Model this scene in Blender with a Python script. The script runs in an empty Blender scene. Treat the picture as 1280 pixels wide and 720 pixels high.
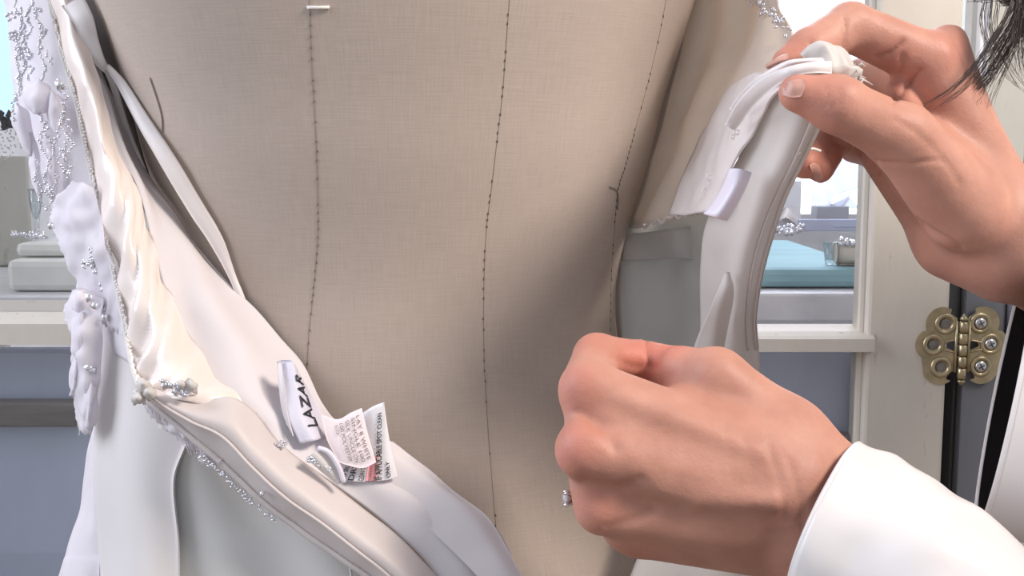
import bpy, math, random
import numpy as np
from mathutils import Vector, noise
from mathutils.bvhtree import BVHTree
random.seed(4)
RS = np.random.RandomState(7)
scene = bpy.context.scene
COL = scene.collection
# ---------------------------------------------------------------- camera
FPX = 1400.0
PITCH = math.radians(7.0)
CAM = np.array([0.0, 0.0, 1.12])
cd = bpy.data.cameras.new('camera'); cam = bpy.data.objects.new('camera', cd); COL.objects.link(cam)
cd.sensor_width = 36.0; cd.lens = 36.0 * FPX / 1280.0; cd.clip_start = 0.02
cam.location = CAM; cam.rotation_euler = (math.pi / 2 - PITCH, 0, 0)
scene.camera = cam
cd.dof.use_dof = False
# ---------------------------------------------------------------- world, lamps, exposure
w = bpy.data.worlds.new('world'); scene.world = w; w.use_nodes = True
bg = w.node_tree.nodes['Background']
bg.inputs[0].default_value = (0.86, 0.91, 1.0, 1); bg.inputs[1].default_value = 0.50
def area(name, loc, target, size, power, color, size_y=None):
    l = bpy.data.lights.new(name, 'AREA'); l.energy = power; l.color = color
    l.shape = 'RECTANGLE'; l.size = size; l.size_y = size_y or size
    o = bpy.data.objects.new(name, l); COL.objects.link(o); o.location = loc
    o.rotation_euler = (Vector(target) - Vector(loc)).to_track_quat('-Z', 'Y').to_euler(); return o
area('ceiling_lamp_light', (0.95, -0.1, 1.95), (0.08, 0.45, 1.0), 0.35, 21, (1.0, 0.88, 0.78))
area('shop_window_light', (-1.45, 0.40, 1.75), (-0.1, 0.5, 1.05), 1.0, 25, (0.87, 0.89, 1.0), 1.3)
area('back_window_light', (0.35, 1.35, 1.75), (0.12, 0.45, 1.05), 0.7, 11, (0.80, 0.82, 1.0), 0.5)
scene.view_settings.view_transform = 'Standard'; scene.view_settings.look = 'None'
scene.view_settings.exposure = 0.06; scene.view_settings.gamma = 1.0
scene.view_settings.use_curve_mapping = False
# ---------------------------------------------------------------- geometry helpers
CP, SP = math.cos(PITCH), math.sin(PITCH)
FW = np.array([0, CP, -SP]); UP = np.array([0, SP, CP]); RT = np.array([1.0, 0, 0])
def ray(px, py): return FW + RT * ((px - 640) / FPX) - UP * ((py - 360) / FPX)
def P(px, py, d): return CAM + ray(px, py) * d
def Q(px, py, Y):
    r = ray(px, py); return CAM + r * (Y / r[1])
def proj(v):
    q = np.asarray(v) - CAM; d = q @ FW
    return 640 + FPX * (q @ RT) / d, 360 - FPX * (q @ UP) / d, d
WORLD = {}
def put(o, label=None, cat=None, group=None, kind=None):
    if label: o['label'] = label
    if cat: o['category'] = cat
    if group: o['group'] = group
    if kind: o['kind'] = kind
    return o
def empty(name, loc, label, cat, group=None):
    o = bpy.data.objects.new(name, None); COL.objects.link(o); o.location = loc
    o.empty_display_size = 0.02
    WORLD[o.name] = np.array(loc, float); return put(o, label, cat, group)
def obj(name, verts, faces, mat, parent=None, smooth=True, label=None, kind=None, uv=None):
    v = np.asarray(verts, float)
    org = WORLD[parent.name] if parent is not None else (np.array([v[:, 0].mean(), v[:, 1].mean(), v[:, 2].min()]))
    me = bpy.data.meshes.new(name); me.from_pydata((v - org).tolist(), [], [list(f) for f in faces]); me.update()
    if smooth: me.polygons.foreach_set('use_smooth', [True] * len(me.polygons))
    if uv is not None:
        l = me.uv_layers.new(name='UVMap'); idx = np.zeros(len(me.loops), int); me.loops.foreach_get('vertex_index', idx)
        l.data.foreach_set('uv', np.asarray(uv)[idx].ravel())
    me.materials.append(mat)
    o = bpy.data.objects.new(name, me); COL.objects.link(o)
    if parent is not None:
        o.parent = parent; WORLD[o.name] = org
    else:
        o.location = org; WORLD[o.name] = org
    return put(o, label, None, None, kind)
class MB:
    def __init__(s): s.v = []; s.f = []
    def add(s, v, f):
        n = len(s.v); s.v += [tuple(x) for x in v]; s.f += [tuple(i + n for i in q) for q in f]; return s
    def build(s, name, mat, parent=None, **k): return obj(name, s.v, s.f, mat, parent, **k)
def box(lo, hi, bev=0.0):
    lo = np.array(lo); hi = np.array(hi); b = min(bev, (hi - lo).min() * .45)
    if b <= 0:
        v = [(x, y, z) for x in (lo[0], hi[0]) for y in (lo[1], hi[1]) for z in (lo[2], hi[2])]
        return v, [(0, 1, 3, 2), (4, 6, 7, 5), (0, 4, 5, 1), (2, 3, 7, 6), (0, 2, 6, 4), (1, 5, 7, 3)]
    import bmesh
    bm = bmesh.new(); bmesh.ops.create_cube(bm, size=1)
    for q in bm.verts: q.co = Vector([(lo[i] + hi[i]) / 2 + q.co[i] * (hi[i] - lo[i]) for i in range(3)])
    bmesh.ops.bevel(bm, geom=bm.edges[:] + bm.verts[:], offset=b, segments=2, profile=.5, affect='EDGES')
    bm.verts.index_update(); v = [tuple(q.co) for q in bm.verts]; f = [tuple(x.index for x in q.verts) for q in bm.faces]
    bm.free(); return v, f
def cr(pts, n):
    """Catmull-Rom resample along axis 0 of an array (k, ..., c)."""
    p = np.asarray(pts, float); k = len(p)
    if k == 2:
        t = np.linspace(0, 1, n).reshape((-1,) + (1,) * (p.ndim - 1)); return p[0] * (1 - t) + p[1] * t
    q = np.concatenate([2 * p[:1] - p[1:2], p, 2 * p[-1:] - p[-2:-1]])
    s = np.linspace(0, k - 1, n); i = np.clip(s.astype(int), 0, k - 2); t = (s - i).reshape((-1,) + (1,) * (p.ndim - 1))
    a, b, c, d = q[i], q[i + 1], q[i + 2], q[i + 3]
    return .5 * (2 * b + (c - a) * t + (2 * a - 5 * b + 4 * c - d) * t ** 2 + (3 * b - a - 3 * c + d) * t ** 3)
def gnormals(g):
    du = np.gradient(g, axis=0); dv = np.gradient(g, axis=1); n = np.cross(du, dv)
    return n / (np.linalg.norm(n, axis=2, keepdims=True) + 1e-12)
def grid_shell(g, th):
    """closed shell of a point grid, thickness th, front face kept at g."""
    nu, nv = g.shape[:2]; n = gnormals(g)
    if (n.reshape(-1, 3) @ FW).mean() > 0: n = -n        # n towards camera
    back = g - n * th
    v = np.concatenate([g.reshape(-1, 3), back.reshape(-1, 3)]); N = nu * nv; f = []
    ix = lambda i, j: i * nv + j
    for i in range(nu - 1):
        for j in range(nv - 1):
            a, b, c, d = ix(i, j), ix(i, j + 1), ix(i + 1, j + 1), ix(i + 1, j)
            f.append((a, b, c, d)); f.append((d + N, c + N, b + N, a + N))
    for i in range(nu - 1):
        for j in (0, nv - 1):
            a, b = ix(i, j), ix(i + 1, j); f.append((a, b, b + N, a + N))
    for j in range(nv - 1):
        for i in (0, nu - 1):
            a, b = ix(i, j), ix(i, j + 1); f.append((a, b, b + N, a + N))
    return v, f
def nz(p, s, seed=0): return noise.noise(Vector((p[0] * s + seed * 13.7, p[1] * s - seed * 5.1, p[2] * s + seed * 3.3)))
def loft(rows, nu, nv):
    r = np.array([[P(*p) if not isinstance(p, np.ndarray) else p for p in row] for row in rows])
    return np.swapaxes(cr(np.swapaxes(cr(r, nu), 0, 1), nv), 0, 1)
def sheet(name, rows, mat, parent, nu=50, nv=24, th=0.0008, wr=0.0, ws=25, folds=None, ragged=0, seed=1, **k):
    g = loft(rows, nu, nv); n = gnormals(g)
    if (n.reshape(-1, 3) @ FW).mean() > 0: n = -n
    for i in range(nu):
        for j in range(nv):
            a = 0
            if wr: a += wr * (nz(g[i, j], ws, seed) + .5 * nz(g[i, j], ws * 2.2, seed + 1))
            if folds: a += folds(i / (nu - 1), j / (nv - 1))
            g[i, j] += n[i, j] * a
    if ragged:
        for j in range(nv):
            g[-1, j] += (g[-1, j] - g[-3, j]) * ragged * RS.rand()
        for i in range(nu):
            g[i, 0] += (g[i, 0] - g[i, 2]) * ragged * .6 * RS.rand()
    v, f = grid_shell(g, th); uu, vv = np.meshgrid(np.linspace(0, 1, nu), np.linspace(0, 1, nv), indexing='ij')
    uv = np.stack([vv.ravel(), uu.ravel()], 1); uv = np.concatenate([uv, uv])
    o = obj(name, v, f, mat, parent, uv=uv, **k)
    return o, g
def gsample(g, u, v):
    nu, nv = g.shape[:2]; a = min(max(u, 0), 1) * (nu - 1); b = min(max(v, 0), 1) * (nv - 1)
    i = min(int(a), nu - 2); j = min(int(b), nv - 2); s = a - i; t = b - j
    return (g[i, j] * (1 - s) + g[i + 1, j] * s) * (1 - t) + (g[i, j + 1] * (1 - s) + g[i + 1, j + 1] * s) * t
def tube(pts, rad, n=8, caps=True):
    p = np.asarray(pts, float); k = len(p); rad = np.broadcast_to(np.asarray(rad, float), (k,))
    t = np.gradient(p, axis=0); t /= np.linalg.norm(t, axis=1, keepdims=True) + 1e-12
    a = np.array([0, 0, 1.0]) if abs(t[0][2]) < .9 else np.array([1.0, 0, 0])
    v = []; f = []
    x = np.cross(t[0], a); x /= np.linalg.norm(x)
    for i in range(k):
        x = x - t[i] * (x @ t[i]); x /= np.linalg.norm(x) + 1e-12; y = np.cross(t[i], x)
        for j in range(n):
            an = 2 * math.pi * j / n; v.append(p[i] + (x * math.cos(an) + y * math.sin(an)) * rad[i])
    for i in range(k - 1):
        for j in range(n):
            f.append((i * n + j, i * n + (j + 1) % n, (i + 1) * n + (j + 1) % n, (i + 1) * n + j))
    if caps: f.append(tuple(range(n))[::-1]); f.append(tuple((k - 1) * n + j for j in range(n)))
    return v, f
def rings(rs, cap0=False, cap1=False):
    """loft of equal length rings"""
    n = len(rs[0]); v = [p for r in rs for p in r]; f = []
    for i in range(len(rs) - 1):
        for j in range(n): f.append((i * n + j, i * n + (j + 1) % n, (i + 1) * n + (j + 1) % n, (i + 1) * n + j))
    if cap0: f.append(tuple(range(n))[::-1])
    if cap1: f.append(tuple((len(rs) - 1) * n + j for j in range(n)))
    return v, f
def lathe(c, prof, n=24, ax=(0, 0, 1)):
    ax = np.array(ax, float); ax /= np.linalg.norm(ax); a = np.array([1.0, 0, 0]) if abs(ax[0]) < .8 else np.array([0, 1.0, 0])
    x = np.cross(ax, a); x /= np.linalg.norm(x); y = np.cross(ax, x); c = np.array(c)
    rs = [[c + ax * h + (x * math.cos(2 * math.pi * j / n) + y * math.sin(2 * math.pi * j / n)) * max(r, 1e-5) for j in range(n)] for r, h in prof]
    return rings(rs, True, True)
def octa(c, r, rot=None):
    c = np.array(c); d = np.eye(3) if rot is None else rot
    v = [c + d[0] * r, c - d[0] * r, c + d[1] * r, c - d[1] * r, c + d[2] * r, c - d[2] * r]
    return v, [(0, 2, 4), (2, 1, 4), (1, 3, 4), (3, 0, 4), (2, 0, 5), (1, 2, 5), (3, 1, 5), (0, 3, 5)]
def rrot():
    q, _ = np.linalg.qr(RS.randn(3, 3)); return q
def ball(c, r, n=8, m=6):
    prof = [(r * math.sin(math.pi * i / m), -r * math.cos(math.pi * i / m)) for i in range(m + 1)]
    return lathe(c, prof, n)
# ---------------------------------------------------------------- SDF bodies
def sd_cap(X, a, b, ra, rb):
    a = np.asarray(a, np.float32); b = np.asarray(b, np.float32); ab = b - a; L = float(ab @ ab) + 1e-12
    q = X - a; t = np.clip((q @ ab) / L, 0, 1); d = q - t[..., None] * ab
    return np.sqrt((d * d).sum(-1)) - (ra + (rb - ra) * t)
def sd_ell(X, c, r):
    q = (X - np.asarray(c, np.float32)); r = np.asarray(r, np.float32)
    k0 = np.sqrt(((q / r) ** 2).sum(-1)); k1 = np.sqrt(((q / r ** 2) ** 2).sum(-1)) + 1e-9
    return k0 * (k0 - 1) / k1
def smin(a, b, k):
    h = np.clip(.5 + .5 * (b - a) / k, 0, 1); return b + (a - b) * h - k * h * (1 - h)
def nets(F, org, h):
    nx, ny, nz_ = F.shape; ins = F < 0
    S = np.zeros((nx - 1, ny - 1, nz_ - 1, 3), np.float32); C = np.zeros((nx - 1, ny - 1, nz_ - 1), np.float32)
    corner = lambda A, i, j, k: A[i:nx - 1 + i, j:ny - 1 + j, k:nz_ - 1 + k]
    for ax in range(3):
        for a in (0, 1):
            for b in (0, 1):
                o0 = [0, 0, 0]; others = [q for q in range(3) if q != ax]; o0[others[0]] = a; o0[others[1]] = b
                o1 = list(o0); o1[ax] = 1
                f0 = corner(F, *o0); f1 = corner(F, *o1); m = (f0 < 0) != (f1 < 0)
                t = np.where(m, f0 / np.where(m, f0 - f1, 1), 0)
                for q in range(3): S[..., q] += np.where(m, (t if q == ax else o0[q]), 0)
                C += m
    act = C > 0; idx = -np.ones(act.shape, int); idx[act] = np.arange(act.sum())
    ijk = np.argwhere(act); V = org + (ijk + S[act] / C[act][:, None]) * h
    faces = []
    for ax in range(3):
        A = np.swapaxes(ins, 0, ax); I = np.swapaxes(idx, 0, ax)
        e = A[:-1] != A[1:]; e = e[:, 1:-1, 1:-1]
        p = np.argwhere(e); i, j, k = p[:, 0], p[:, 1] + 1, p[:, 2] + 1
        q = np.stack([I[i, j - 1, k - 1], I[i, j, k - 1], I[i, j, k], I[i, j - 1, k]], 1)
        flip = A[i, j, k] ^ (ax != 0)
        q[~flip] = q[~flip][:, ::-1]; faces.append(q)
    Fc = np.concatenate(faces); Fc = Fc[(Fc >= 0).all(1)]
    return V, Fc
def gridpts(lo, hi, h):
    ax = [np.arange(lo[i], hi[i], h, dtype=np.float32) for i in range(3)]
    return np.stack(np.meshgrid(*ax, indexing='ij'), -1)
def vnormals(V, Fc):
    n = np.cross(V[Fc[:, 2]] - V[Fc[:, 0]], V[Fc[:, 3]] - V[Fc[:, 1]]); N = np.zeros_like(V)
    for q in range(4): np.add.at(N, Fc[:, q], n)
    return N / (np.linalg.norm(N, axis=1, keepdims=True) + 1e-12)
def lap(V, Fc, it=2, lam=.5):
    for _ in range(it):
        s = np.zeros_like(V); c = np.zeros(len(V))
        for q in range(4):
            for r in (1, 3):
                np.add.at(s, Fc[:, q], V[Fc[:, (q + r) % 4]]); np.add.at(c, Fc[:, q], 1)
        V = V + lam * (s / np.maximum(c, 1)[:, None] - V)
    return V
# ---------------------------------------------------------------- materials
def new_mat(name):
    m = bpy.data.materials.new(name); m.use_nodes = True
    return m, m.node_tree.nodes, m.node_tree.links, m.node_tree.nodes['Principled BSDF']
def mat(name, col, rough=.5, metal=0, var=.06, vs=40, bump=0, bs=300, stretch=(1, 1, 1), sheen=0, coat=0, spec=.5, sss=0, trans=0, tl_=0):
    m, N, L, b = new_mat(name)
    b.inputs['Roughness'].default_value = rough; b.inputs['Metallic'].default_value = metal
    b.inputs['Specular IOR Level'].default_value = spec
    if sheen: b.inputs['Sheen Weight'].default_value = sheen
    if coat: b.inputs['Coat Weight'].default_value = coat
    if sss:
        b.inputs['Subsurface Weight'].default_value = sss; b.inputs['Subsurface Radius'].default_value = (.006, .0025, .0015); b.inputs['Subsurface Scale'].default_value = 1
    tc = N.new('ShaderNodeTexCoord'); mp = N.new('ShaderNodeMapping'); L.new(tc.outputs['Object'], mp.inputs[0]); mp.inputs['Scale'].default_value = stretch
    n = N.new('ShaderNodeTexNoise'); n.inputs['Scale'].default_value = vs; n.inputs['Detail'].default_value = 5; L.new(mp.outputs[0], n.inputs[0])
    r = N.new('ShaderNodeValToRGB'); c = np.array(col)
    r.color_ramp.elements[0].position = .3; r.color_ramp.elements[1].position = .7
    r.color_ramp.elements[0].color = (*np.clip(c * (1 - var), 0, 1), 1); r.color_ramp.elements[1].color = (*np.clip(c * (1 + var), 0, 1), 1)
    L.new(n.outputs[0], r.inputs[0]); L.new(r.outputs[0], b.inputs['Base Color'])
    if bump:
        n2 = N.new('ShaderNodeTexNoise'); n2.inputs['Scale'].default_value = bs; n2.inputs['Detail'].default_value = 4; L.new(mp.outputs[0], n2.inputs[0])
        bp = N.new('ShaderNodeBump'); bp.inputs['Strength'].default_value = bump; bp.inputs['Distance'].default_value = .001
        L.new(n2.outputs[0], bp.inputs['Height']); L.new(bp.outputs[0], b.inputs['Normal'])
    if trans or tl_:
        out = N['Material Output']; t = N.new('ShaderNodeBsdfTransparent'); tl = N.new('ShaderNodeBsdfTranslucent'); mx = N.new('ShaderNodeMixShader'); m2 = N.new('ShaderNodeMixShader')
        tl.inputs[0].default_value = (*col, 1); m2.inputs[0].default_value = tl_ or .35; mx.inputs[0].default_value = trans
        L.new(b.outputs[0], m2.inputs[1]); L.new(tl.outputs[0], m2.inputs[2]); L.new(m2.outputs[0], mx.inputs[1]); L.new(t.outputs[0], mx.inputs[2]); L.new(mx.outputs[0], out.inputs[0])
    return m
def linen_mat():
    m, N, L, b = new_mat('linen'); b.inputs['Roughness'].default_value = .9; b.inputs['Specular IOR Level'].default_value = .15
    tc = N.new('ShaderNodeTexCoord'); hs = []
    for sc, s in (((60, 1500, 1), 1), ((1300, 70, 1), .8), ((9, 9, 1), 1)):
        mp = N.new('ShaderNodeMapping'); mp.inputs['Scale'].default_value = sc; L.new(tc.outputs['UV'], mp.inputs[0])
        n = N.new('ShaderNodeTexNoise'); n.inputs['Scale'].default_value = 1; n.inputs['Detail'].default_value = 3; L.new(mp.outputs[0], n.inputs[0]); hs.append(n)
    mx = N.new('ShaderNodeMath'); mx.operation = 'ADD'; L.new(hs[0].outputs[0], mx.inputs[0]); L.new(hs[1].outputs[0], mx.inputs[1])
    ml = N.new('ShaderNodeMath'); ml.operation = 'MULTIPLY'; L.new(mx.outputs[0], ml.inputs[0]); ml.inputs[1].default_value = .5
    r = N.new('ShaderNodeValToRGB'); L.new(ml.outputs[0], r.inputs[0])
    r.color_ramp.elements[0].position = .32; r.color_ramp.elements[1].position = .68
    r.color_ramp.elements[0].color = (.49, .42, .375, 1); r.color_ramp.elements[1].color = (.57, .495, .445, 1)
    r2 = N.new('ShaderNodeValToRGB'); L.new(hs[2].outputs[0], r2.inputs[0])
    r2.color_ramp.elements[0].color = (.86, .84, .82, 1); r2.color_ramp.elements[1].color = (1, .98, .94, 1)
    mm = N.new('ShaderNodeMixRGB'); mm.blend_type = 'MULTIPLY'; mm.inputs[0].default_value = 1
    L.new(r.outputs[0], mm.inputs[1]); L.new(r2.outputs[0], mm.inputs[2]); L.new(mm.outputs[0], b.inputs['Base Color'])
    bp = N.new('ShaderNodeBump'); bp.inputs['Strength'].default_value = .22; bp.inputs['Distance'].default_value = .0005
    L.new(ml.outputs[0], bp.inputs['Height']); L.new(bp.outputs[0], b.inputs['Normal'])
    return m
def skin_mat():
    m, N, L, b = new_mat('skin'); b.inputs['Roughness'].default_value = .5; b.inputs['Specular IOR Level'].default_value = .3
    b.inputs['Subsurface Weight'].default_value = .25; b.inputs['Subsurface Radius'].default_value = (.005, .002, .001); b.inputs['Subsurface Scale'].default_value = 1
    tc = N.new('ShaderNodeTexCoord'); n = N.new('ShaderNodeTexNoise'); n.inputs['Scale'].default_value = 55; n.inputs['Detail'].default_value = 4; L.new(tc.outputs['Object'], n.inputs[0])
    r = N.new('ShaderNodeValToRGB'); L.new(n.outputs[0], r.inputs[0]); r.color_ramp.elements[0].position = .3; r.color_ramp.elements[1].position = .72
    r.color_ramp.elements[0].color = (.46, .225, .165, 1); r.color_ramp.elements[1].color = (.58, .305, .23, 1)
    at = N.new('ShaderNodeAttribute'); at.attribute_name = 'blush'
    mx = N.new('ShaderNodeMixRGB'); L.new(at.outputs['Fac'], mx.inputs[0]); L.new(r.outputs[0], mx.inputs[1]); mx.inputs[2].default_value = (.62, .2, .15, 1)
    L.new(mx.outputs[0], b.inputs['Base Color'])
    v = N.new('ShaderNodeTexVoronoi'); v.inputs['Scale'].default_value = 900; L.new(tc.outputs['Object'], v.inputs[0])
    n2 = N.new('ShaderNodeTexNoise'); n2.inputs['Scale'].default_value = 260; n2.inputs['Detail'].default_value = 5; L.new(tc.outputs['Object'], n2.inputs[0])
    a = N.new('ShaderNodeMath'); a.operation = 'MULTIPLY_ADD'; L.new(v.outputs['Distance'], a.inputs[0]); a.inputs[1].default_value = .35; L.new(n2.outputs[0], a.inputs[2])
    bp = N.new('ShaderNodeBump'); bp.inputs['Strength'].default_value = .25; bp.inputs['Distance'].default_value = .0007; L.new(a.outputs[0], bp.inputs['Height']); L.new(bp.outputs[0], b.inputs['Normal'])
    return m
def paint_mat(name, col, under, amt=.62):
    m, N, L, b = new_mat(name); b.inputs['Roughness'].default_value = .6
    tc = N.new('ShaderNodeTexCoord'); mp = N.new('ShaderNodeMapping'); mp.inputs['Scale'].default_value = (1, 1, .25); L.new(tc.outputs['Object'], mp.inputs[0])
    n = N.new('ShaderNodeTexNoise'); n.inputs['Scale'].default_value = 90; n.inputs['Detail'].default_value = 8; n.inputs['Roughness'].default_value = .65; L.new(mp.outputs[0], n.inputs[0])
    r = N.new('ShaderNodeValToRGB'); L.new(n.outputs[0], r.inputs[0]); c = np.array(col)
    e = r.color_ramp.elements; e[0].position = 0; e[0].color = (*(c * .93), 1); e[1].position = amt; e[1].color = (*c, 1)
    x = e.new(amt + .05); x.color = (*(c * .8), 1); x = e.new(amt + .14); x.color = (*under, 1)
    n3 = N.new('ShaderNodeTexNoise'); n3.inputs['Scale'].default_value = 14; L.new(tc.outputs['Object'], n3.inputs[0])
    r3 = N.new('ShaderNodeValToRGB'); L.new(n3.outputs[0], r3.inputs[0]); r3.color_ramp.elements[0].color = (.85, .84, .83, 1); r3.color_ramp.elements[1].color = (1, 1, 1, 1)
    mm = N.new('ShaderNodeMixRGB'); mm.blend_type = 'MULTIPLY'; mm.inputs[0].default_value = 1
    L.new(r.outputs[0], mm.inputs[1]); L.new(r3.outputs[0], mm.inputs[2]); L.new(mm.outputs[0], b.inputs['Base Color'])
    bp = N.new('ShaderNodeBump'); bp.inputs['Strength'].default_value = .4; bp.inputs['Distance'].default_value = .001; bp.invert = True; L.new(n.outputs[0], bp.inputs['Height']); L.new(bp.outputs[0], b.inputs['Normal'])
    return m
def glass_mat(name, fac=.08, tint=(1, 1, 1), rough=.02):
    m, N, L, b = new_mat(name); out = N['Material Output']
    t = N.new('ShaderNodeBsdfTransparent'); t.inputs[0].default_value = (*tint, 1); g = N.new('ShaderNodeBsdfGlossy'); g.inputs['Roughness'].default_value = rough
    lw = N.new('ShaderNodeLayerWeight'); lw.inputs[0].default_value = .25
    ad = N.new('ShaderNodeMath'); ad.operation = 'MULTIPLY_ADD'; L.new(lw.outputs['Fresnel'], ad.inputs[0]); ad.inputs[1].default_value = .6; ad.inputs[2].default_value = fac
    mx = N.new('ShaderNodeMixShader'); L.new(ad.outputs[0], mx.inputs[0]); L.new(t.outputs[0], mx.inputs[1]); L.new(g.outputs[0], mx.inputs[2]); L.new(mx.outputs[0], out.inputs[0])
    return m
def emit_mat(name, col, s):
    m, N, L, b = new_mat(name); b.inputs['Base Color'].default_value = (*col, 1); b.inputs['Emission Color'].default_value = (*col, 1); b.inputs['Emission Strength'].default_value = s
    return m
M = dict(
    linen=linen_mat(), skin=skin_mat(),
    satin=mat('satin', (.86, .76, .70), .24, bump=.12, bs=120, sheen=.1, var=.03, spec=.6),
    lining=mat('lining', (.74, .70, .72), .5, var=.02, bump=.05, bs=700, spec=.35),
    facing=mat('facing', (.66, .60, .585), .5, var=.03, bump=.05, bs=500),
    skirt=mat('skirt_fabric', (.62, .61, .59), .75, var=.03, vs=15, bump=.06, bs=800, spec=.2),
    skirt_b=mat('skirt_fabric_front', (.67, .64, .63), .75, var=.03, vs=15, bump=.06, bs=800, spec=.2),
    chiffon=mat('chiffon', (.92, .89, .93), .7, var=.03, bump=.1, bs=400, trans=.22),
    cup=mat('bodice_lining', (.88, .80, .72), .45, var=.05, vs=60, bump=.12, bs=250, tl_=.4),
    sheer=mat('sheer_lining', (.70, .71, .69), .6, var=.06, vs=30, bump=.1, bs=250, tl_=.3),
    sheer_dark=mat('waist_band_fabric', (.50, .50, .49), .7, var=.06, bump=.1, bs=250),
    white=mat('white_silk', (.80, .77, .74), .5, var=.03, bump=.08, bs=300, tl_=.3),
    ribbon=mat('ribbon', (.80, .75, .74), .35, var=.03, bump=.08, bs=600),
    lilac=mat('lilac_satin', (.80, .75, .84), .35, var=.02),
    label=mat('woven_label', (.68, .67, .78), .5, var=.03, bump=.2, bs=900),
    paper=mat('care_label_cloth', (.84, .74, .76), .6, var=.03, bump=.1, bs=500),
    paper_w=mat('care_label_white', (.78, .76, .79), .6, var=.03, bump=.1, bs=500),
    pink=mat('care_label_pink', (.88, .36, .42), .6, var=.08),
    ink=mat('ink', (.02, .02, .03), .6), ink_b=mat('faded_ink', (.22, .17, .14), .7), seam_thread=mat('seam_thread', (.27, .225, .185), .8),
    thread=mat('dark_thread', (.15, .125, .10), .8), thread_w=mat('white_thread', (.92, .88, .84), .7),
    silver=mat('silver', (.75, .75, .78), .18, 1, var=.1), crystal=mat('crystal_bead', (.8, .8, .85), .08, .75, var=.15, vs=800),
    gold=mat('antique_brass', (.50, .42, .27), .33, .85, var=.18, vs=120, bump=.15, bs=200),
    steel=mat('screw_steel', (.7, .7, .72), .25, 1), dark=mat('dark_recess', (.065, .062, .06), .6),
    cream=paint_mat('distressed_cream_paint', (.74, .69, .61), (.32, .24, .16)),
    slate=paint_mat('slate_paint', (.17, .18, .205), (.05, .05, .05), .7),
    bluegray=paint_mat('blue_grey_paint', (.58, .65, .82), (.40, .45, .52), .78),
    greygreen=paint_mat('grey_plaster', (.60, .61, .57), (.42, .42, .36), .6),
    wood=mat('weathered_wood', (.22, .20, .18), .7, var=.3, vs=30, stretch=(.2, 1, 3), bump=.3, bs=100),
    shelf=mat('shelf_paint', (.66, .66, .68), .5), teal=mat('teal_cloth', (.24, .42, .46), .7, var=.12, vs=25, stretch=(.4, 1, 3), bump=.1),
    pale=mat('pale_plinth', (.76, .76, .72), .5), cream_satin=mat('cream_satin', (.62, .58, .50), .35, bump=.05),
    card=mat('lilac_card', (.55, .60, .78), .5), white_card=mat('white_card', (.85, .86, .9), .5), grey_box=mat('grey_box', (.42, .43, .48), .5),
    tulle=mat('tulle', (.85, .87, .97), .6, trans=.45), glass=glass_mat('pane_glass', .03), glass_low=glass_mat('lower_pane_glass', .30, rough=.12), clear=glass_mat('clear_glass', .12, (.93, .96, .97)),
    sky=emit_mat('daylit_window', (.80, .90, 1.0), 2.2), sky_b=emit_mat('daylit_window_blue', (.42, .62, .86), .62),
    blouse=mat('white_satin_blouse', (.74, .71, .70), .33, var=.015, bump=.03, bs=60, spec=.55),
    trim=mat('black_cuff_lining', (.012, .010, .010), .6), hair=mat('dark_hair', (.06, .045, .042), .45, var=.3, vs=200),
    nail=mat('nail', (.58, .32, .26), .32, var=.02, spec=.35), floor=mat('floor_boards', (.25, .18, .12), .5, var=.2, vs=12, stretch=(1, 8, 1)),
    wall=mat('plaster_wall', (.6, .6, .6), .8), iron=mat('black_iron', (.03, .03, .03), .5, .6), eye=mat('eye', (.85, .85, .85), .2),
)
# ---------------------------------------------------------------- room shell
WY = 1.62
def structure(name, mb, m, **k): return put(mb.build(name, m, smooth=False, **k), kind='structure')
structure('floor', MB().add(*box((-2.2, -1.2, -.06), (2.2, WY + .1, 0))), M['floor'])
def zq(py, Y): return Q(640, py, Y)[2]
def xq(px, Y): return Q(px, 360, Y)[0]
# back wall with two window openings
mb = MB()
wl0, wl1, wr0, wr1 = -.95, xq(60, WY), xq(905, WY), xq(1190, WY)
wt, wb = 1.95, zq(268, WY)
wlb = zq(150, WY)
for a, b in (((-2.2, WY, 0), (wl0, WY + .08, 2.5)), ((wl1, WY, 0), (wr0, WY + .08, 2.5)), ((wr1, WY, 0), (2.2, WY + .08, 2.5)),
             ((wl0, WY, 0), (wl1, WY + .08, wlb)), ((wl0, WY, wt), (wl1, WY + .08, 2.5)), ((wr0, WY, 0), (wr1, WY + .08, wb)), ((wr0, WY, wt), (wr1, WY + .08, 2.5))):
    mb.add(*box(a, b))
structure('wall_back', mb, M['wall'])
structure('window_1', MB().add(*box((wl0, WY + .05, wlb), (wl1, WY + .06, wt))), M['sky_b'])
structure('window_2', MB().add(*box((wr0, WY + .05, wb), (wr1, WY + .06, wt))), M['sky'])
# ---------------------------------------------------------------- cabinet with glazed doors
CY = 0.90
cab = empty('display_cabinet', (0, CY, 0), 'distressed cream painted cabinet with glazed doors standing behind the dress form', 'cabinet')
def slab(name, px0, py0, px1, py1, Yf, depth, m, parent=cab, bev=.003, label=None, z=None):
    lo = Q(px0, py1, Yf); hi = Q(px1, py0, Yf)
    z0, z1 = (lo[2], hi[2]) if z is None else z
    return MB().add(*box((lo[0], Yf, z0), (hi[0], Yf + depth, z1), bev)).build(name, m, parent, smooth=False, label=label)
ZB, ZT = .12, 1.75
slab('stile', 1100, 0, 1206, 1, CY, .03, M['cream'], z=(ZB, ZT))
slab('stile_moulding', 1089, 0, 1099.5, 1, CY + .008, .02, M['cream'], z=(ZB, ZT), bev=.004)
slab('stile', 97, 0, 205, 1, CY, .03, M['cream'], z=(ZB, ZT))
slab('stile', 570, 0, 670, 1, CY, .03, M['cream'], z=(ZB, ZT))
slab('stile', -330, 0, -230, 1, CY, .03, M['cream'], z=(ZB, ZT))
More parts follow.
